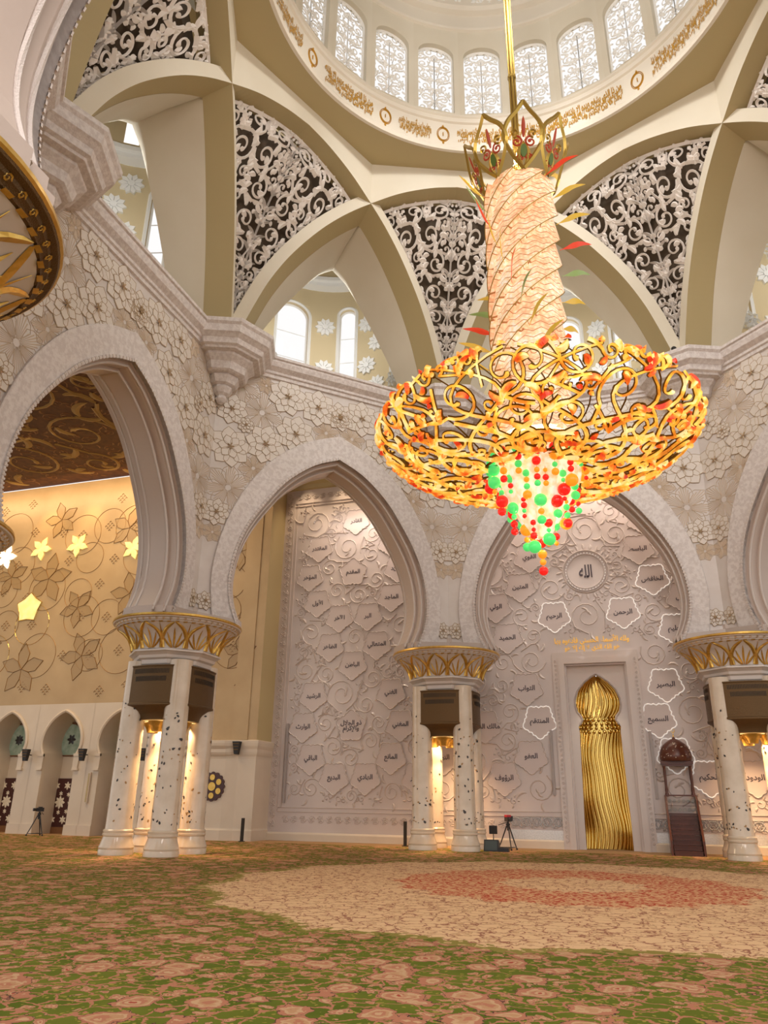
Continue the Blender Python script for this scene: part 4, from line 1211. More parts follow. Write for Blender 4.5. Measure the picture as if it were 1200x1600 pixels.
gb = MB(); gb.box((0, -.24, 2.24), (1.2, .05, .06)); gb.box((0, -.24, 1.84), (1.1, .03, .02)); gb.box((0, -.24, 1.52), (1.1, .05, .06))
Mg = lambda u, v, h=0.: (u, -.25 - h, v)
for i in range(6):
    for zz in (1.68, 2.03):
        x = -.45 + i * .18
        for k in range(2):
            p, w_ = spiral(x, zz, .08, PI * k, 1.0, 1, 9, .014, .01); gb.stroke(p, w_, Mg, 0, .02, mi=1, back=True)
gb.build('gate', [M_wood, mat('silver_openwork', (.5, .5, .5), .3, .6)], root, fix=False)
cb = MB(); cb.box((0, .05, 3.55), (1.3, .75, .12)); cb.box((0, .05, 3.45), (1.2, .66, .08)); cn = cb.build('canopy_base', M_wood, root)
db = MB(); db.lathe([(.62, 3.61), (.66, 3.72), (.66, 3.85), (.60, 4.08), (.46, 4.3), (.26, 4.45), (.08, 4.53), (.04, 4.6), (0, 4.62)], 28, (0, .05)); dm_ = db.build('canopy_dome', M_wood, root, smooth=True)
db = MB(); rn = random.Random(2)
for i in range(60):
    b = rn.uniform(0, 2 * PI); z = 3.7 + .65 * rn.random(); r = interp([(3.61, .62), (3.72, .665), (3.85, .665), (4.08, .605), (4.3, .465), (4.45, .265)], z) + .006
    q = (r * cos(b), .05 + r * sin(b), z); s_ = .022
    tx_, ty_ = -sin(b) * s_, cos(b) * s_
    db.add([(q[0] - tx_, q[1] - ty_, z), (q[0], q[1], z - s_), (q[0] + tx_, q[1] + ty_, z), (q[0] * .97, q[1], z + s_)], [(0, 1, 2, 3)])
db.build('pearl_inlay', M_flowerwhite, dm_, fix=False)
fb = MB(); fb.lathe([(.02, 4.6), (.035, 4.66), (.015, 4.7), (.012, 4.8)], 10, (0, .05)); fb.tube([(.07 * cos(t) , .05, 4.88 + .08 * sin(t)) for t in [R(-240 + 300 * i / 12 - 60 + 90) for i in range(13)]], [.004 + .012 * sin(PI * i / 12) for i in range(13)], 6)
fb.build('crescent_finial', M_goldbright, root, smooth=True)

# ------------------------------------------------------------------ side wall with medallion, golden wall, arcade
YG = 15.8
MG = face_map(0, YG)
root = empty('wall_golden', (0, 0, 0), kind='structure')
mb = MB()
ARX = [-34.85, -31.22, -27.6, -23.98]     # centres of the small arches
AIN = smooth_curve([(1.02, 3.98), (1.18, 4.35), (1.2, 4.75), (1.05, 5.25), (.7, 5.72), (.3, 6.02), (0, 6.15)], 18)
XE, XS = -16.0, -21.9
hi = 6.6
mb.grid([[MG(-60, hi), MG(XE, hi)], [MG(-60, 19.95), MG(XE, 19.95)]])
mb.grid([[MG(XS, 0), MG(XE, 0)], [MG(XS, hi), MG(XE, hi)]])
mb.build('plaster_wall', M_gwall, root, fix=False)
mb = MB()   # arcade wall
prevx = XS
for cx0 in ARX[::-1]:
    zs = [0, 3.98] + [z for x, z in AIN[1:]] + [hi]
    def xx(z): return 1.02 if z <= 3.98 else arch_x(AIN, z)
    for sg in (1, -1):
        mb.grid([[MG(cx0 + sg * (xx(z) if z < 6.15 else 0), z), MG(cx0 + sg * 1.815, z)] for z in zs])
    full = [(1.02, 0)] + AIN; fullc = both(full)
    mb.grid([[MG(cx0 + x, z, 0) for x, z in fullc], [MG(cx0 + x, z, -1.5) for x, z in fullc]])
mb.grid([[MG(-23.98 + 1.815, 0), MG(-23.98 + 1.815, hi)], [MG(XS, 0), MG(XS, hi)]])
mb.grid([[MG(ARX[0] - 1.8, 0), MG(ARX[0] - 1.8, hi)], [MG(-60, 0), MG(-60, hi)]])
sharp(mb.build('arcade', M_arcade, root))
mb = MB()   # arch mouldings and imposts
for cx0 in ARX:
    f = both(AIN); o = inset(f, -.16)
    mb.grid([[MG(cx0 + x, z, 0) for x, z in o], [MG(cx0 + x, z, .06) for x, z in o], [MG(cx0 + x, z, .10) for x, z in inset(f, -.08)], [MG(cx0 + x, z, .06) for x, z in f], [MG(cx0 + x, z, 0) for x, z in f]])
    for sg in (1, -1):
        for (w_, z0, z1, h) in ((.30, 3.25, 3.98, .10), (.36, 3.15, 3.25, .14), (.34, 3.86, 3.99, .14)):
            xa = cx0 + sg * .98; mb.plate([(xa, z0), (xa + sg * w_, z0), (xa + sg * (w_ + .06 * (z1 > 3.9)), z1), (xa, z1)], MG, 0, h)
        mb.plate([(cx0 + sg * .98, 0), (cx0 + sg * 1.815, 0), (cx0 + sg * 1.815, .5), (cx0 + sg * .98, .5)], MG, 0, .08)
mb.build('arcade_moulding', M_arcade, root, fix=False)
# back of the arcade recess
YB = YG + 1.5; MBk = face_map(0, YB)
mb = MB(); mb.grid([[MBk(-60, 0), MBk(XS, 0)], [MBk(-60, 6.6), MBk(XS, 6.6)]]); mb.build('recess_back', M_arcade, root, fix=False)
dn_ = 0
for i, cx0 in enumerate((-31.9, -28.3, -24.65)):
    dn_ += 1
    r2 = empty('door_%d' % dn_, (cx0, YB, 0), kind='structure')
    L = lambda u, v, h=0.: (u, -h, v)
    d = MB(); d.plate([(-.78, .32), (.78, .32), (.78, 2.78), (-.78, 2.78)], L, 0, .10); d.build('door_leaf', M_doorwood, r2, fix=False)
    d = MB(); d.plate([(-.78, 0), (.78, 0), (.78, .32), (-.78, .32)], L, 0, .12); d.build('kick_plate', M_dooredge, r2, fix=False)
    d = MB()
    for (x, z, r, n) in ((-.35, 2.4, .22, 6), (.35, 2.4, .22, 6), (0, 1.55, .34, 8), (-.35, .68, .22, 6), (.35, .68, .22, 6), (-.5, 1.95, .13, 6), (0, 2.0, .13, 6), (.5, 1.95, .13, 6), (-.5, 1.1, .13, 6), (0, 1.05, .13, 6), (.5, 1.1, .13, 6), (-.6, 1.55, .1, 5), (.6, 1.55, .1, 5)):
        for k in range(n):
            t = leaf(x, z, PI / 2 + 2 * PI * k / n, r, r * .2, 0, 6); d.stroke(t[0], t[1], L, .10, .12)
    d.build('flower_inlay', M_flowerwhite, r2, fix=False)
    # half round glass over the door
    wn += 1
    r3 = empty('window_%d' % wn, (cx0, YB, 3.98), kind='structure')
    g = MB(); sh = [(.98 * cos(PI * k / 24) , 1.75 * sin(PI * k / 24) ** .8) for k in range(25)]
    g.plate([(x * .93, z * .95) for x, z in sh], L, 0, .04); g.build('green_pane', M_glassg, r3, fix=False)
    g = MB(); sh2 = sh + [sh[0]]; g.stroke(sh2, [.06] * len(sh2), L, 0, .10); g.build('window_frame', M_dooredge, r3, fix=False)
    g = MB()
    for k in range(6 if i else 8):
        t = leaf(.1, .85, 2 * PI * k / (6 if i else 8), .30, .07, 0, 6); g.stroke(t[0], t[1], L, .05, .07)
    g.build('flower_motif', M_fleck, r3, fix=False)
# lower wall with cornice, chamfered end
root2 = empty('wall_medallion', (0, 0, 0), kind='structure')
mb = MB(); prof = [(.28, 0), (.28, .45), (.22, .5), (.20, .55), (.20, 3.7), (.22, 3.8), (.30, 3.9), (.34, 4.0), (.34, 4.15), (.44, 4.3), (.46, 4.42), (.46, 4.55), (0, 4.6)]
plan = [(-21.9, 0, 0), (-17.45, 0, 1), (-16.85, .0, 1)]
rows = []
for h, z in prof: rows.append([MG(-21.85, z, h), MG(-17.5, z, h), MG(-16.9, z, h * .35), MG(-16.0 + h * .4, z, h * .35), (-16.0 + h * .4, YQ, z)])
mb.grid(rows); mb.build('lower_wall', M_arcade, root2)
mb = MB(); mb.grid([[(-16.0, YG, 0), (-16.0, YG, 20)], [(-16.0, YQ, 0), (-16.0, YQ, 20)]])
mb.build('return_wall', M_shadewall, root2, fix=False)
mb = MB()
for x0, x1, h in ((-17.4, -16.5, .05),):
    mb.plate([(x0, 4.6), (x1, 4.6), (x1, 19.9), (x0, 19.9)], MG, 0, h)
mb.build('pilaster', M_gwall, root2, fix=False)
# outlines: circles with chevron quilting, petals
rnd = random.Random(19)
mb = MB(); qb = MB(); pb = MB(); fp = MB()
centers = []
for i in range(17):
    for j in range(7):
        x = -45 + i * 1.75 + (j % 2) * .85 + rnd.uniform(-.3, .3); z = 7.5 + j * 1.85 + rnd.uniform(-.3, .3); centers.append((x, z))
for (x, z) in centers:
    if x > -16.8: continue
    r = rnd.uniform(.85, 1.35)
    if rnd.random() < .62:
        p = [(x + r * cos(2 * PI * k / 32), z + r * sin(2 * PI * k / 32)) for k in range(33)]
        if z - r > 6.7 and z + r < 19.4 and x + r < -16.4: (mb if rnd.random() < .8 else pb).stroke(p, [.015] * 33, MG, 0, .025)
    if rnd.random() < .75:
        for a in range(-2, 3):
            for b in range(-2, 3):
                if (a + b) % 2 or abs(a) + abs(b) > 3: continue
                u, v = x + a * .13, z + b * .13
                if u > -16.5: continue
                qb.stroke([(u - .08, v - .05), (u, v + .03), (u + .08, v - .05)], [.012, .018, .012], MG, 0, .03)
# large line flowers
for (x, z, r, a0) in ((-16.95 - .4, 8.95, 1.0, .3), (-17.7, 14.5, 1.1, .9), (-30.4, 13.9, 1.6, .2), (-24.6, 12.6, 1.3, .5), (-34.6, 10.2, 1.6, 0), (-27.2, 9.2, 1.4, .7), (-31.2, 8.6, 1.5, .3), (-28.0, 12.0, 1.2, .9), (-33.2, 14.2, 1.2, .5), (-25.2, 16.6, 1.3, .1), (-30.2, 17.6, 1.2, .6), (-22.9, 9.5, 1.4, .2)):
    for k in range(5):
        a = a0 + 2 * PI * k / 5; w_ = r * .26
        o = [(x + r * t * cos(a) - w_ * q * sin(a), z + r * t * sin(a) + w_ * q * cos(a)) for t, q in ((0, 0), (.3, .8), (.6, 1), (1, 0), (.6, -1), (.3, -.8), (0, 0))]
        if max(q[0] for q in o) < -16.02: mb.stroke(o, [.018] * 7, MG, 0, .04); fp.plate(o[:-1], MG, 0, .008 + .003 * k)
fp.build('tinted_petals', mat('tinted_gold_petal', (.37, .25, .115), .35), root, fix=False); mb.build('ring_outline', M_gring, root, fix=False); pb.build('bright_ring_outline', M_goldbright, root, fix=False); qb.build('chevron_quilting', M_gring, root, fix=False)
# lit stars
def star_lamp(x, z, r, kind, a0, m_, label):
    r_ = empty('star_lamp', (x, YG, z), 0, label, 'wall lamp', 'star lamps on the golden wall')
    L = lambda u, v, h=0.: (u, -h, v)
    if kind == 'flower':
        for k in range(5):
            a = a0 + 2 * PI * k / 5; w_ = r * .25
            q = MB(); q.plate([(r * t * cos(a) - w_ * s_ * sin(a), r * t * sin(a) + w_ * s_ * cos(a)) for t, s_ in ((0, 0), (.35, .9), (.6, 1), (1, 0), (.6, -1), (.35, -.9))], L, .01, .06 + .01 * k); q.build('petal', m_, r_, fix=False)
    else:
        pts = []
        for k in range(5):
            a = PI / 2 + 2 * PI * k / 5; b = a + PI / 5
            pts += [(r * cos(a), r * sin(a)), (r * .74 * cos(b), r * .74 * sin(b))]
        q = MB(); q.plate(pts, L, .01, .07); q.build('glass_panel', m_, r_, fix=False)
        pts.append(pts[0]); q = MB(); q.stroke(pts, [.03] * len(pts), L, .05, .10); q.build('rim', M_goldbright, r_, fix=False)
star_lamp(-31.35, 15.83, .78, 'flower', 1.15, M_starlight, 'glowing yellow five-petal wall lamp directly above the lit pentagon')
star_lamp(-28.7, 15.85, .78, 'flower', .95, M_starlight, 'glowing yellow five-petal wall lamp midway between the lit pentagon and the big arch')
star_lamp(-24.75, 15.3, .74, 'flower', 1.3, M_starlight, 'glowing yellow petal lamp mostly hidden behind the big arch edge')
star_lamp(-33.9, 15.5, .80, 'flower', 1.3, M_starwhite, 'whitish glowing petal lamp at the left edge beside the capital tip')
star_lamp(-31.44, 12.19, .92, 'pentagon', 0, M_starlight, 'glowing yellow pentagon wall lamp, lowest of the lit shapes')

# wall medallion
root = empty('wall_medallion_ornament', (-18.1, YG - .20, 2.41), 0, 'dark scalloped flower-shaped medallion with gold discs right of the left column', 'wall ornament')
L = lambda u, v, h=0.: (u, -h, v)
mb = MB(); mb.plate([((.62 + .07 * abs(cos(4 * (2 * PI * k / 64) * 2))) * cos(2 * PI * k / 64), (.62 + .07 * abs(cos(8 * (2 * PI * k / 64)))) * sin(2 * PI * k / 64)) for k in range(64)], L, 0, .07); mb.build('plaque', M_doorwood, root, fix=False)
for k in range(7):
    x, z, r = (0, 0, .2) if k == 6 else (.42 * cos(R(30 + 60 * k)), .42 * sin(R(30 + 60 * k)), .14)
    q = MB(); q.plate([(x + r * cos(2 * PI * j / 20), z + r * sin(2 * PI * j / 20)) for j in range(20)], L, .07, .10); q.build('gold_disc', M_gold, root, fix=False)

# ------------------------------------------------------------------ outer ceilings
root = empty('ceiling_left_hall', (0, 0, 0), kind='structure')
mb = MB(); mb.add([(-60, -14, 20.0), (-15.0, -14, 20.0), (-15.0, 6.2, 20.0), (-13.2, 8.0, 20.0), (-16.0, YG, 20.0), (-60, YG, 20.0)], [(0, 1, 2, 3, 4, 5)]); mb.build('maroon_panel', M_ceil, root, fix=False)
rnd = random.Random(41)
def inc(x, y, r): return -46 + r < x < -17 - r and -8 + r < y < YG - .5 - r
cs = pack(inc, (-46, -8, -17, 15.3), 2.3, .9, rnd, 500, .92)
st, lv = scrollwork(cs, rnd, .105, 4, True, 26, 1.3, 1.7)
cs2 = pack(inc, (-46, -8, -17, 15.3), .55, .4, rnd, 5000, .95)
mb = MB(); MC = lambda u, v, h=0.: (u, v, 20.0 - h)
for p, ws in st + lv: mb.stroke(p, ws, MC, .01, .06)
mb.build('gold_scrolls', M_ceilgold, root, fix=False)
mb = MB(); st, lv = scrollwork(cs2, rnd, .030, 2, False, 12, 1.2, 1.6)
for p, ws in st + lv: mb.stroke(p, ws, MC, .005, .02)
mb.build('fine_scrolls', mat('ceiling_red_scroll', (.22, .10, .035), .5), root, fix=False)
tag(root, kind='structure')
root = empty('ceiling_aisle', (0, 0, 0), kind='structure')
mb = MB(); mb.add([(-13.2, 8.0, 20.02), (-6.2, 15.0, 20.02), (6.2, 15.0, 20.02), (15.0, 6.2, 20.02), (30, 6.2, 20.02), (30, YQ, 20.02), (-16.0, YQ, 20.02), (-16.0, YG, 20.02)], [(0, 1, 2, 3, 4, 5, 6, 7)])
mb.build('brown_panel', mat('brown_ceiling', (.17, .09, .04), .5), root, fix=False)
mb = MB()
for x in range(-16, 24, 4):
    mb.box((x, 16.7, 19.9), (.35, 1.4, .24))
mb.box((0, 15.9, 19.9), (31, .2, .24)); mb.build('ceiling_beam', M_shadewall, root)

# recessed downlights seen under the back-left arch
for (x, y, lab) in ((-13.2, 16.1, 'small round recessed ceiling light, left one of the pair under the middle arch'), (-11.6, 16.0, 'small round recessed ceiling light, right one of the pair under the middle arch')):
    r_ = empty('recessed_light', (x, y, 20.0), 0, lab, 'ceiling light', 'recessed lights over the back wall')
    q = MB(); q.lathe([(.20, 0), (.22, -.03), (.15, -.03), (.14, .0)], 20); q.build('trim_ring', M_goldbright, r_, smooth=True)
    q = MB(); q.lathe([(.14, -.012), (0, -.014)], 20); q.build('lens', M_lens, r_, fix=False)

# ------------------------------------------------------------------ chandelier
def ramp_emit(name, stops, scale, es, rough=.25):
    m = bpy.data.materials.new(name); m.use_nodes = True; T = NT(m); b = m.node_tree.nodes['Principled BSDF']
    tc = T.n('ShaderNodeTexCoord'); v = T.n('ShaderNodeTexNoise'); v.inputs['Scale'].default_value = scale; v.inputs['Detail'].default_value = 2.5
    T.l(tc.outputs['Object'], v.inputs['Vector']); c = T.ramp(v.outputs['Fac'], stops)
    T.l(c, b.inputs['Base Color']); T.l(c, b.inputs['Emission Color']); b.inputs['Emission Strength'].default_value = es; b.inputs['Roughness'].default_value = rough
    return m
M_vine = ramp_emit('glowing_gold_crystal', [(.34, (.70, .22, .02)), (.44, (.95, .48, .05)), (.54, (1, .66, .12)), (.64, (1, .86, .42))], 2.2, .60)
M_leafc = ramp_emit('glowing_amber_crystal', [(.36, (.65, .04, .01)), (.47, (.92, .20, .02)), (.54, (1, .52, .07)), (.64, (1, .84, .38))], 2.4, .60)
M_chdark = mat('dark_gold_edging', (.22, .12, .015), .35, .7)
M_chgold = mat('chandelier_gold', (.56, .38, .09), .33, .9)
M_core = ramp_emit('frosted_core_glass', [(.35, (.98, .60, .34)), (.5, (1, .80, .56)), (.62, (1, .95, .82))], 5.0, .60)
def crystal_shaft_mat():
    m = bpy.data.materials.new('lit_crystal_shaft'); m.use_nodes = True; T = NT(m); b = m.node_tree.nodes['Principled BSDF']
    tc = T.n('ShaderNodeTexCoord'); sx = T.n('ShaderNodeSeparateXYZ'); T.l(tc.outputs['Object'], sx.inputs[0])
    ang = T.math('MULTIPLY', T.math('ARCTAN2', sx.outputs[1], sx.outputs[0]), 14 / (2 * PI))
    tri = T.math('ABSOLUTE', T.math('SUBTRACT', T.math('FRACT', T.math('ADD', ang, 50)), .5))
    zz = T.math('FRACT', T.math('ADD', T.math('MULTIPLY', sx.outputs[2], 4.3), T.math('MULTIPLY', tri, 1.1)))
    v = T.n('ShaderNodeTexVoronoi'); v.inputs['Scale'].default_value = 9; T.l(tc.outputs['Object'], v.inputs['Vector'])
    n = T.n('ShaderNodeTexNoise'); n.inputs['Scale'].default_value = 1.6; T.l(tc.outputs['Object'], n.inputs['Vector'])
    c = T.ramp(T.math('ADD', T.math('MULTIPLY', n.outputs['Fac'], .7), T.math('MULTIPLY', v.outputs['Distance'], .35)), [(.28, (1, .95, .78)), (.5, (.98, .68, .42)), (.72, (.85, .43, .22))])
    c = T.mix(T.math('LESS_THAN', zz, .11), c, (.42, .17, .06))
    T.l(c, b.inputs['Base Color']); T.l(c, b.inputs['Emission Color']); b.inputs['Emission Strength'].default_value = .52; b.inputs['Roughness'].default_value = .25
    return m
ch = empty('chandelier', (0, 0, 14), 0, 'giant gold crystal chandelier with vine bowl and red and green bead strings', 'chandelier')
def CH(mb, nm, mt, par=None, **k):
    if par is None or par is ch: mb.v = [(x, y, z - 14) for x, y, z in mb.v]; return mb.build(nm, mt, ch, **k)
    mb.v = [(x, y, z - 14) for x, y, z in mb.v]; return mb.build(nm, mt, par, **k)
mb = MB()
mb.tube([(0, 0, 20.5), (0, 0, 50.2)], .055, 10)
for k in range(5):
    a = 2 * PI * k / 5; mb.tube([(.095 * cos(a), .095 * sin(a), 20.5), (.095 * cos(a), .095 * sin(a), 50.2)], .035, 6)
for z in (21, 25, 29, 33, 37, 41, 45): mb.lathe([(.14, z), (.15, z + .06), (.14, z + .12)], 14)
CH(mb, 'hanging_rod', M_chgold, smooth=True)
# lit shaft built of overlapping helical shingles
mb = MB(); rows = []; NA, NZ = 168, 190; Z0, Z1 = 11.2, 20.0
for i in range(NZ + 1):
    z = Z0 + (Z1 - Z0) * i / NZ; row = []
    for j in range(NA):
        b = 2 * PI * j / NA; f = (j / NA * 7 + (z - Z0) * 1.05) % 1.0
        r = .96 + .17 * (1 - f); row.append((r * cos(-b), r * sin(-b), z))
    rows.append(row)
mb.grid(rows, close=True); mb.lathe([(.9, Z1), (.6, Z1 + .25), (.3, Z1 + .5), (.1, Z1 + .7)], 24)
CH(mb, 'crystal_shaft', crystal_shaft_mat())
for k in range(7):
    mb = MB(); p = []
    for i in range(110):
        z = Z0 + .1 + (Z1 - Z0 - .1) * i / 109; b = 2 * PI * ((k + .999) / 7 - (z - Z0) * 1.05 / 7); p.append((1.13 * cos(-b), 1.13 * sin(-b), z))
    mb.tube(p, .015, 5); CH(mb, 'spiral_fillet', M_chgold, smooth=True)
# crown
M_redc = mat('red_crystal', (.42, .05, .02), .3, emit=(.6, .10, .03), es=.15)
for k in range(8):
    a = 2 * PI * (k + .35) / 8; tilt = .45
    def Mk(u, v, h=0., a=a): # u across, v up along the tilted petal
        r = 1.08 + v * sin(tilt) * .62 + h; z = 19.95 + v * cos(tilt) * 1.05
        return (r * cos(a) - u * sin(a), r * sin(a) + u * cos(a), z)
    pk = MB(); o = smooth_curve([(0, 0), (.34, .45), (.60, 1.0), (.50, 1.5), (.20, 1.9), (0, 2.2)], 26); o2 = o + [(-x, z) for x, z in o[::-1]]
    pk.stroke(o2, [.07] * len(o2), Mk, 0, .06, back=True)
    for sg in (1, -1):
        q, w_ = spiral(sg * .30, 1.15, .17, -PI / 2, 1.0, -sg, 12, .04, .025); pk.stroke(q, w_, Mk, 0, .05, back=True)
        q = leaf(sg * .05, .1, PI / 2 - sg * .5, .8, .07, sg * .6); pk.stroke(q[0], q[1], Mk, 0, .05, back=True)
    pe = CH(pk, 'crown_petal', M_chgold, fix=False)
    for q, w_ in [spiral(sg * .22, .85, .2, PI / 2, 1.2, sg, 14, .04, .025) for sg in (1, -1)] + [spiral(sg * .14, .35, .13, 0, 1.1, sg, 12, .035, .025) for sg in (1, -1)] + [leaf(0, 1.0, PI / 2, .7, .055, 0)]:
        pk = MB(); pk.stroke(q, w_, Mk, .01, .05, back=True); CH(pk, 'red_scroll', M_redc, pe, fix=False)
    pk = MB(); pk.plate([(.10 * cos(2 * PI * j / 10), .55 + .22 * sin(2 * PI * j / 10)) for j in range(10)], Mk, 0, .04); CH(pk, 'green_drop', mat('green_crystal', (.12, .2, .03), .3) if k == 0 else bpy.data.materials['green_crystal'], pe, fix=False)
# glass feathers along the spirals
fm = [mat('red_feather_glass', (.75, .05, .02), .2, emit=(.9, .08, .02), es=.30), mat('green_feather_glass', (.30, .42, .14), .2, emit=(.35, .5, .15), es=.15), mat('amber_feather_glass', (.70, .45, .06), .2, emit=(.9, .55, .06), es=.25)]
seq = [2, 1, 0, 2, 2, 0, 1, 2]
for st_ in range(3):
    for k in range(9):
        z = 19.7 - k * .78 + st_ * .1; b = R(-158 + 120 * st_) + k * .21 * (1 if st_ else .9)
        def Mq(u, v, h=0., b=b, z=z):
            r = 1.1 + u; t = b + .25 * u; return (r * cos(t) - h * sin(t), r * sin(t) + h * cos(t), z + v)
        q = MB(); l_ = smooth_curve([(0, 0), (.30, .12), (.62, .30), (.98, .36)], 9); ws = [.01, .012, .05, .085, .10, .09, .07, .04, .004]
        q.stroke(l_, ws, Mq, 0, .03, back=True); CH(q, 'glass_feather', fm[seq[(k + st_ * 2) % 8]], fix=False)
# the bowl of vines
PROF = [(1.15, 10.25), (1.6, 10.18), (2.3, 10.25), (3.0, 10.42), (3.6, 10.68), (4.05, 10.98), (4.28, 11.25), (4.34, 11.50), (4.25, 11.68)]
PS = smooth_curve(PROF, 60); ARC = [0]
for (a, b), (c, d) in zip(PS, PS[1:]): ARC.append(ARC[-1] + hypot(c - a, d - b))
AL = ARC[-1]
RT = [(s_, p[0]) for s_, p in zip(ARC, PS)]; ZT = [(s_, p[1]) for s_, p in zip(ARC, PS)]
def bowl(u, v, h=0.):     # planar disc coordinates -> bowl
    rr = hypot(u, v); s_ = max(0, min(AL, rr - 1.15)); b = atan2(v, u); r = interp(RT, s_); z = interp(ZT, s_)
    s2 = min(AL, s_ + .05); dr, dz = interp(RT, s2) - interp(RT, s_ - .05 if s_ > .05 else 0), interp(ZT, s2) - interp(ZT, s_ - .05 if s_ > .05 else 0)
    L = hypot(dr, dz) or 1; nr, nz = dz / L, -dr / L
    return ((r + nr * h) * cos(b), (r + nr * h) * sin(b), z + nz * h)
rnd = random.Random(23)
RO = 1.15 + AL
SECT = 6
def inb(x, y, r):
    rr = hypot(x, y); a = atan2(y, x)
    return 1.3 + r * .9 < rr < RO - r * .75 and abs(a) < PI / SECT
cs = pack(inb, (0, -3, RO, 3), .66, .17, rnd, 2200, .96)
for sec in range(SECT):
    th = 2 * PI * sec / SECT; rn = random.Random(100 + sec)
    def rotc(p): return (p[0] * cos(th) - p[1] * sin(th), p[0] * sin(th) + p[1] * cos(th))
    st, lv = scrollwork(cs, rn, .037, 3, True, 24, 1.15, 2.0)
    # main branches from the hub to the rim
    for q in range(4):
        b0 = -PI / SECT + 2 * PI / SECT * (q + .5) / 4; dirn = 1 if q % 2 else -1
        p = [((1.2 + (RO - 1.3) * t) * cos(b0 + dirn * .30 * sin(t * PI * 2.1)), (1.2 + (RO - 1.3) * t) * sin(b0 + dirn * .30 * sin(t * PI * 2.1))) for t in [i / 22 for i in range(23)]]
        st.append((p, [.06 - .035 * i / 22 for i in range(23)]))
    mb = MB()
    for p, w_ in st:
        mb.stroke([rotc(q) for q in p], w_, bowl, 0, .09, back=True)
        mb.stroke([rotc(q) for q in p], [x * 1.5 + .006 for x in w_], bowl, -.035, -.005, mi=1, back=True)
    vn = CH(mb, 'vine_scroll', [M_vine, M_chdark], fix=False)
    lv = [l for q, l in enumerate(lv) if q % 3 != 1]
    for q in range(3):
        b = 2 * PI / SECT * ((q + .5) / 3 - .5) + rn.uniform(-.06, .06); c0 = (RO - .3) * cos(b), (RO - .3) * sin(b)
        lv.append(leaf(c0[0], c0[1], b + rn.uniform(-.5, .5), .45, .10, rn.uniform(-.8, .8)))
    lv.sort(key=lambda l: -hypot(l[0][-1][0] - l[0][0][0], l[0][-1][1] - l[0][0][1]))
    for q, (p, w_) in enumerate(lv):
        mb = MB() if q <= 15 else mb
        mb.stroke([rotc(z_) for z_ in p], [x * 1.05 for x in w_], bowl, .04, .14, back=True)
        mb.stroke([rotc(z_) for z_ in p], [x * 1.4 + .006 for x in w_], bowl, -.02, .03, mi=1, back=True)
        if q < 15: CH(mb, 'crystal_leaf', [M_leafc, M_chdark], vn, fix=False)
    CH(mb, 'small_crystal_leaves', [M_leafc, M_chdark], vn, fix=False)['kind'] = 'stuff'
    # outer gold shell under the vines
mb = MB(); rn = random.Random(8)
for q in range(24):
    b0 = 2 * PI * q / 24
    p = [((1.2 + (RO - 1.25) * t) * cos(b0 + .25 * sin(t * PI)), (1.2 + (RO - 1.25) * t) * sin(b0 + .25 * sin(t * PI))) for t in [i / 14 for i in range(15)]]
    mb.stroke(p, [.02] * 15, bowl, -.08, -.04, back=True)
for rr in (1.5,):
    mb.stroke([(rr * cos(2 * PI * i / 90), rr * sin(2 * PI * i / 90)) for i in range(91)], [.03] * 91, bowl, -.08, -.02, back=True)
CH(mb, 'gold_frame', M_chdark, fix=False)
# rim volutes rising above the lip
for k in range(12):
    a = 2 * PI * (k + .3) / 12; q = MB()
    def Mv(u, v, h=0., a=a):
        b = a + u / 4.2; r = 4.26 - .55 * v + h; return (r * cos(b), r * sin(b), 11.55 + v * .8)
    s1, w1 = spiral(.0, .12, .24, PI, 1.15, 1 if k % 2 else -1, 16, .06, .04); q.stroke(s1, w1, Mv, 0, .12, back=True)
    t = leaf(.2, .2, .6, .42, .10, .5); q.stroke(t[0], t[1], Mv, 0, .12, back=True)
    CH(q, 'rim_leaf', M_leafc, fix=False)
# lower core with bead strings
mb = MB(); rows = []
for i, (r, z) in enumerate([(1.16, 11.0), (1.16, 10.6), (1.14, 10.3), (1.06, 9.9), (.90, 9.55), (.72, 9.25), (.55, 8.95), (.36, 8.6), (.2, 8.4), (.02, 8.35)]):
    rows.append([((r * (1 + .06 * cos(12 * 2 * PI * j / 96))) * cos(2 * PI * j / 96), (r * (1 + .06 * cos(12 * 2 * PI * j / 96))) * sin(2 * PI * j / 96), z) for j in range(96)])
mb.grid(rows, close=True); CH(mb, 'pleated_glass_core', M_core, smooth=True)
mb = MB(); mb.lathe([(1.18, 11.0), (1.30, 10.95), (1.36, 10.8), (1.36, 10.72), (1.28, 10.66), (1.2, 10.6)], 64); CH(mb, 'hub_ring', M_vine, smooth=True)
bm_cols = [mat('red_glass_bead', (.8, .01, .01), .12, emit=(1, .02, .015), es=.55), mat('green_glass_bead', (.08, .75, .15), .12, emit=(.10, 1, .25), es=.45), mat('orange_glass_bead', (1, .32, .02), .12, emit=(1, .35, .02), es=.55)]
BME = []
for c in range(3):
    q = MB(); q.lathe([(sin(PI * i / 10) if 0 < i < 10 else .0, -cos(PI * i / 10)) for i in range(11)], 16)
    me = bpy.data.meshes.new('bead'); me.from_pydata(q.v, [], q.f); me.materials.append(bm_cols[c]); me.polygons.foreach_set('use_smooth', [True] * len(me.polygons)); BME.append(me)
rn = random.Random(17)
rings = [(1.27, 17, 10.75, (.6, 1.35)), (1.02, 13, 10.0, (.45, .95)), (.72, 10, 9.4, (.45, .9)), (.38, 6, 8.85, (.45, .8)), (0, 1, 8.40, (.82, .82))]
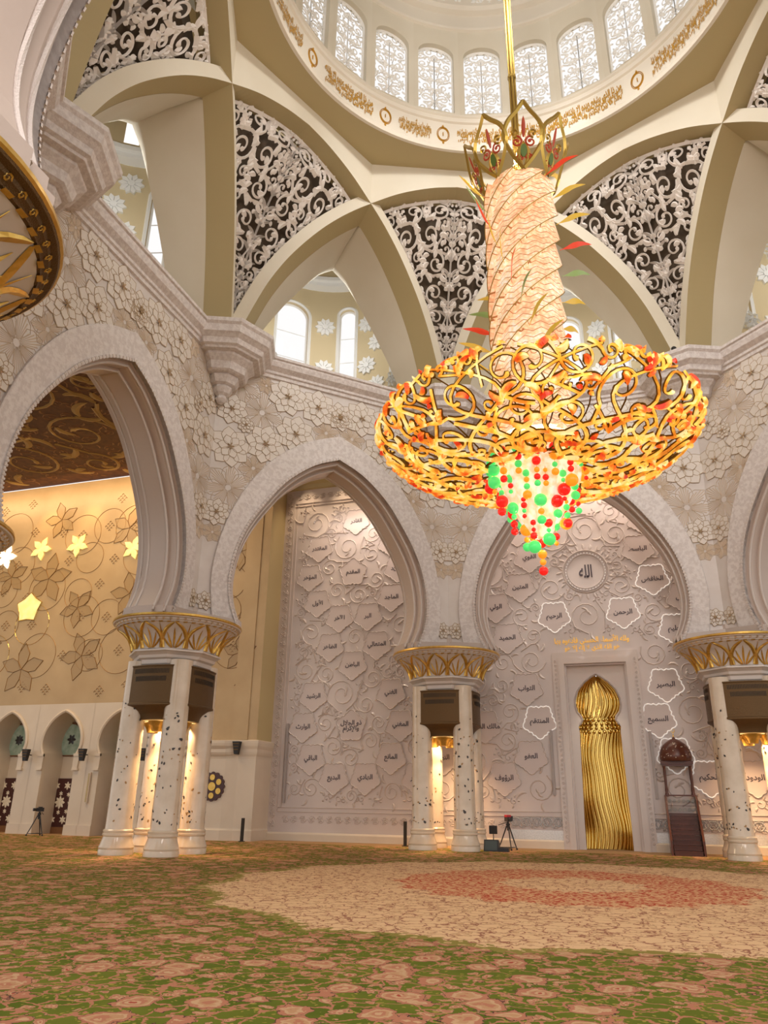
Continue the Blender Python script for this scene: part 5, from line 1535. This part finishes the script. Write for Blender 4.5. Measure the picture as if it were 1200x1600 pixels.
for ri, (r, n_, zt, (l0, l1)) in enumerate(rings):
    for k in range(n_):
        a = 2 * PI * (k + .37 * ri) / n_; x, y = r * cos(a), r * sin(a); L_ = rn.uniform(l0, l1); zb = zt - L_
        q = MB(); q.tube([(x, y, zt), (x, y, zb)], .008, 4); s_ = CH(q, 'bead_string', M_chgold); z = zt - .05
        while z > zb:
            rb = rn.choice((.06, .075, .085, .10, .12, .17)) if r else rn.choice((.085, .10, .12))
            o = bpy.data.objects.new('bead', BME[rn.randrange(3)]); COL.objects.link(o); o.parent = s_; o.location = (x, y, z - rb - 14); o.scale = (rb,) * 3
            z -= 2 * rb + rn.choice((.01, .03, .06))

# ------------------------------------------------------------------ small things
def tripod_cam(loc, h, label, red, rz):
    r_ = empty('tripod_with_camera', loc, rz, label, 'camera tripod')
    for k in range(3):
        a = 2 * PI * k / 3 + .3; q = MB(); q.tube([(.06 * cos(a), .06 * sin(a), h * .68), (.33 * cos(a), .33 * sin(a), h * .22), (.46 * cos(a), .46 * sin(a), .03)], [.03, .024, .02], 8); lg = q.build('leg', M_black, r_, smooth=True)
        q = MB(); q.tube([(.46 * cos(a), .46 * sin(a), 0), (.46 * cos(a), .46 * sin(a), .06)], .04, 8); q.build('foot', M_black, lg)
    q = MB()
    for k in range(3):
        a = 2 * PI * k / 3 + .3; b = a + 2 * PI / 3; q.tube([(.42 * cos(a), .42 * sin(a), .10), (.42 * cos(b), .42 * sin(b), .10)], .014, 6)
    q.build('spreader', M_black, r_)
    q = MB(); q.lathe([(.05, h * .55), (.05, h * .68), (.09, h * .70), (.09, h * .74), (.05, h * .76), (.05, h * .8)], 14); q.build('head', M_black, r_)
    q = MB(); q.box((0, 0, h * .87), (.16, .34, .18)); cb_ = q.build('camera_body', M_black, r_)
    q = MB(); q.tube([(0, -.17, h * .87), (0, -.34, h * .87)], [.06, .075], 14); q.build('lens', M_black, cb_)
    q = MB(); q.box((.14, -.05, h * .93), (.06, .2, .10)); q.build('viewfinder', M_black, cb_)
    q = MB(); q.tube([(0, .1, h * .78), (-.3, .32, h * .70)], .014, 6); q.build('pan_handle', M_black, r_)
    if red:
        q = MB(); q.box((0, 0, h * .965), (.2, .26, .09)); q.build('red_microphone_cover', M_red, cb_)
tripod_cam((-3.72, 15.55, 0), 1.38, 'video camera with a red top on a black tripod left of the golden niche', True, .6)
tripod_cam((-27.35, 14.7, 0), 1.40, 'black video camera tripod standing before the dark doors at far left', False, -.5)
# floor monitor, flat boxes
r_ = empty('floor_monitor', (-4.22, 14.35, 0), 0, 'black wedge floor speaker on the carpet beside the middle column', 'speaker')
q = MB(); pr_ = [(-.25, 0), (.22, 0), (.22, .30), (-.12, .44)]
q.add([(-.30, y, z) for y, z in pr_] + [(.30, y, z) for y, z in pr_], [(0, 1, 2, 3), (7, 6, 5, 4), (0, 1, 5, 4), (1, 2, 6, 5), (2, 3, 7, 6), (3, 0, 4, 7)]); q.build('cabinet', M_black, r_)
q = MB(); q.add([(-.25, -.262, .05), (.25, -.262, .05), (.25, -.145, .40), (-.25, -.145, .40)], [(0, 1, 2, 3)]); q.build('grille', mat('speaker_grille', (.05, .07, .07), .6), r_, fix=False)
for x, lab in ((-5.0, 'flat black equipment case left of the floor speaker'), (-3.72, 'flat black equipment case right of the floor speaker')):
    q = MB(); q.box((0, 0, .065), (.42, .34, .13)); q.box((0, 0, .135), (.38, .30, .02)); o = q.build('equipment_case', M_black); o.location = (x, 14.25, 0); tag(o, lab, 'equipment case')
r_ = empty('display_screen', (-4.55, 16.6, 0), 0, 'small black display on a stand behind the middle column', 'display')
q = MB(); q.box((0, 0, .74), (.36, .05, .34)); q.build('screen', M_black, r_); q = MB(); q.tube([(0, 0, .02), (0, 0, .6)], .02, 8); q.build('pole', M_black, r_); q = MB(); q.lathe([(.16, 0), (.16, .02), (.03, .03)], 18); q.build('base', M_black, r_)
# wooden reading stand seen between the shafts of the middle pier
r_ = empty('reading_stand', (-6.05, 16.4, 0), 0, 'small wooden reading stand seen between the shafts of the middle column', 'reading stand')
for sg in (1, -1):
    q = MB(); q.add([(-.16, -sg * .14, 0), (.16, -sg * .14, 0), (.16, sg * .02, .42), (-.16, sg * .02, .42), (-.16, -sg * .14 + .03, 0), (.16, -sg * .14 + .03, 0), (.16, sg * .02 + .03, .42), (-.16, sg * .02 + .03, .42)], [(0, 1, 2, 3), (7, 6, 5, 4), (0, 1, 5, 4), (1, 2, 6, 5), (2, 3, 7, 6), (3, 0, 4, 7)]); q.build('leg_panel', M_wood, r_)
q = MB(); q.box((0, 0, .62), (.38, .22, .05), 0); q.box((0, .05, .76), (.36, .04, .26)); q.box((0, 0, .5), (.06, .06, .24)); q.build('book_rest', M_dooredge, r_)
# narrow dark bollards
for (x, y, lab) in ((-8.35, 15.8, 'narrow dark upright post on the carpet left of the middle column'), (-16.15, 15.3, 'narrow dark upright post beside the pilaster right of the left column')):
    r_ = empty('barrier_post', (x, y, 0), 0, lab, 'post'); q = MB(); q.box((0, 0, .52), (.13, .10, 1.0)); q.build('post_body', M_dark, r_); q = MB(); q.box((0, 0, .015), (.24, .20, .03)); q.build('foot_plate', M_dark, r_)
# column speakers
for (x, z0, z1, lab) in ((-15.08, 1.7, 5.5, 'tall thin grey line speaker at the left border of the back panel'), (-1.62 - .25, 2.2, 5.0, 'tall thin grey line speaker left of the golden niche'), (2.45, 2.1, 4.9, 'tall thin grey line speaker between golden niche and pulpit')):
    q = MB(); q.box((0, -.05, 0), (.11, .09, z1 - z0)); o = q.build('line_speaker', mat('grey_metal', (.36, .32, .31), .4) if 'grey_metal' not in bpy.data.materials else bpy.data.materials['grey_metal']); o.location = (x, YQ - .03, (z0 + z1) / 2); tag(o, lab, 'speaker')
# small wedge speakers on the arcade
for (x, lab) in ((-29.42, 'small dark wedge speaker between the left and middle door arches'), (-25.80, 'small dark wedge speaker right of the middle door arch'), (-22.1, 'small dark wedge speaker behind the shafts of the left column'), (-16.9, 'small dark wedge speaker on the ledge right of the dark medallion')):
    y_ = YG - (.48 if x < -20 else .30); z_ = 3.92 if x < -20 else 4.22
    r_ = empty('wedge_speaker', (x, y_, z_), 0, lab, 'speaker')
    q = MB(); q.add([(-.20, -.12, .28), (.20, -.12, .28), (.20, .12, .28), (-.20, .12, .28), (-.10, -.06, -.32), (.10, -.06, -.32), (.10, .12, -.32), (-.10, .12, -.32)], [(0, 1, 2, 3), (7, 6, 5, 4), (0, 4, 5, 1), (1, 5, 6, 2), (2, 6, 7, 3), (3, 7, 4, 0)]); q.build('cabinet', M_black, r_)
    q = MB()
    for zz in (.18, .04, -.10): q.box((0, -.125 + (.18 - zz) * .1, zz), (.34 - (.18 - zz) * .33, .012, .05))
    q.build('louvre', M_bronze, r_)
    if x < -20:
        q = MB(); q.box((0, .27, 0), (.05, .32, .05)); q.build('bracket', M_black, r_)
    else:
        q = MB(); q.box((0, .17, 0), (.05, .12, .05)); q.build('bracket', M_black, r_)
# exit sign
r_ = empty('exit_sign', (-23.2, YG - .15, 4.3), 0, 'small lit green exit sign seen between the shafts of the left column', 'exit sign')
q = MB(); q.box((0, 0, 0), (.5, .1, .24)); q.build('housing', M_white, r_)
q = MB(); q.box((0, -.055, 0), (.46, .01, .2)); q.build('face', M_exit, r_)
q = MB(); q.tube([(-.08, -.064, -.06), (0, -.064, .0), (.02, -.064, .05)], .012, 6); q.tube([(0, -.064, 0), (.07, -.064, -.05)], .012, 6); q.tube([(-.05, -.064, .02), (.07, -.064, .03)], .01, 6); q.build('running_figure', M_white, r_)
# strip light on the arcade pier
r_ = empty('wall_strip_light', (-25.45, YG - .09, 2.3), 0, 'slender vertical wall light on the pillar right of the dark door', 'wall light')
q = MB(); q.box((0, 0, 0), (.16, .08, 1.5)); q.build('housing', M_arcade, r_); q = MB(); q.box((0, -.045, 0), (.08, .02, 1.4)); q.build('diffuser', M_shadewall, r_)
# surveillance cameras
def cctv(loc, label, rz):
    r_ = empty('surveillance_camera', loc, rz, label, 'security camera')
    q = MB(); q.lathe([(.15, -.13), (.16, .02), (.13, .08), (.06, .12), (0, .12)], 18); q.build('mount', M_cctv, r_, smooth=False)
    q = MB(); q.tube([(0, -.10, .0), (0, -.17, -.03), (0, -.22, -.05)], [.12, .10, .04], 14); q.build('dome_lens', M_black, r_, smooth=True)
def fm_(az, ap, s_, z): M = face_map(az, ap); return M(s_, z)
CCTV = [((-12.19, -6.47), 'white dome camera standing on the upper left corbel, beside the near arch'), ((-13.44, -3.44), 'small dome camera on the ledge just below the upper left corbel'), ((-13.46, 4.15), 'small dome camera on the ledge left of the left corbel'), ((-12.06, 7.12), 'small dome camera on the ledge right of the left corbel'), ((-9.67, 9.96), 'small dome camera on the ledge left of the chandelier bowl'),
        ((6.84, 12.45), 'small dome camera on the ledge right of the right corbel'), ((5.09, 11.87), 'dark round camera at the foot of the right carved screen')]
for (x, y), lab in CCTV: cctv((x, y, 20.63), lab, 0)
r_ = empty('bullet_camera', (-18.75, YG - .55, 4.2), 0, 'small bullet camera on the ledge above the dark medallion', 'security camera')
q = MB(); q.tube([(0, .2, 0), (0, -.15, -.06)], .05, 10); q.build('camera_body', M_cctv, r_); q = MB(); q.tube([(0, -.15, -.06), (0, -.18, -.065)], .035, 10); q.build('lens', M_black, r_); q = MB(); q.box((0, .15, .06), (.05, .1, .14)); q.build('bracket', M_cctv, r_)
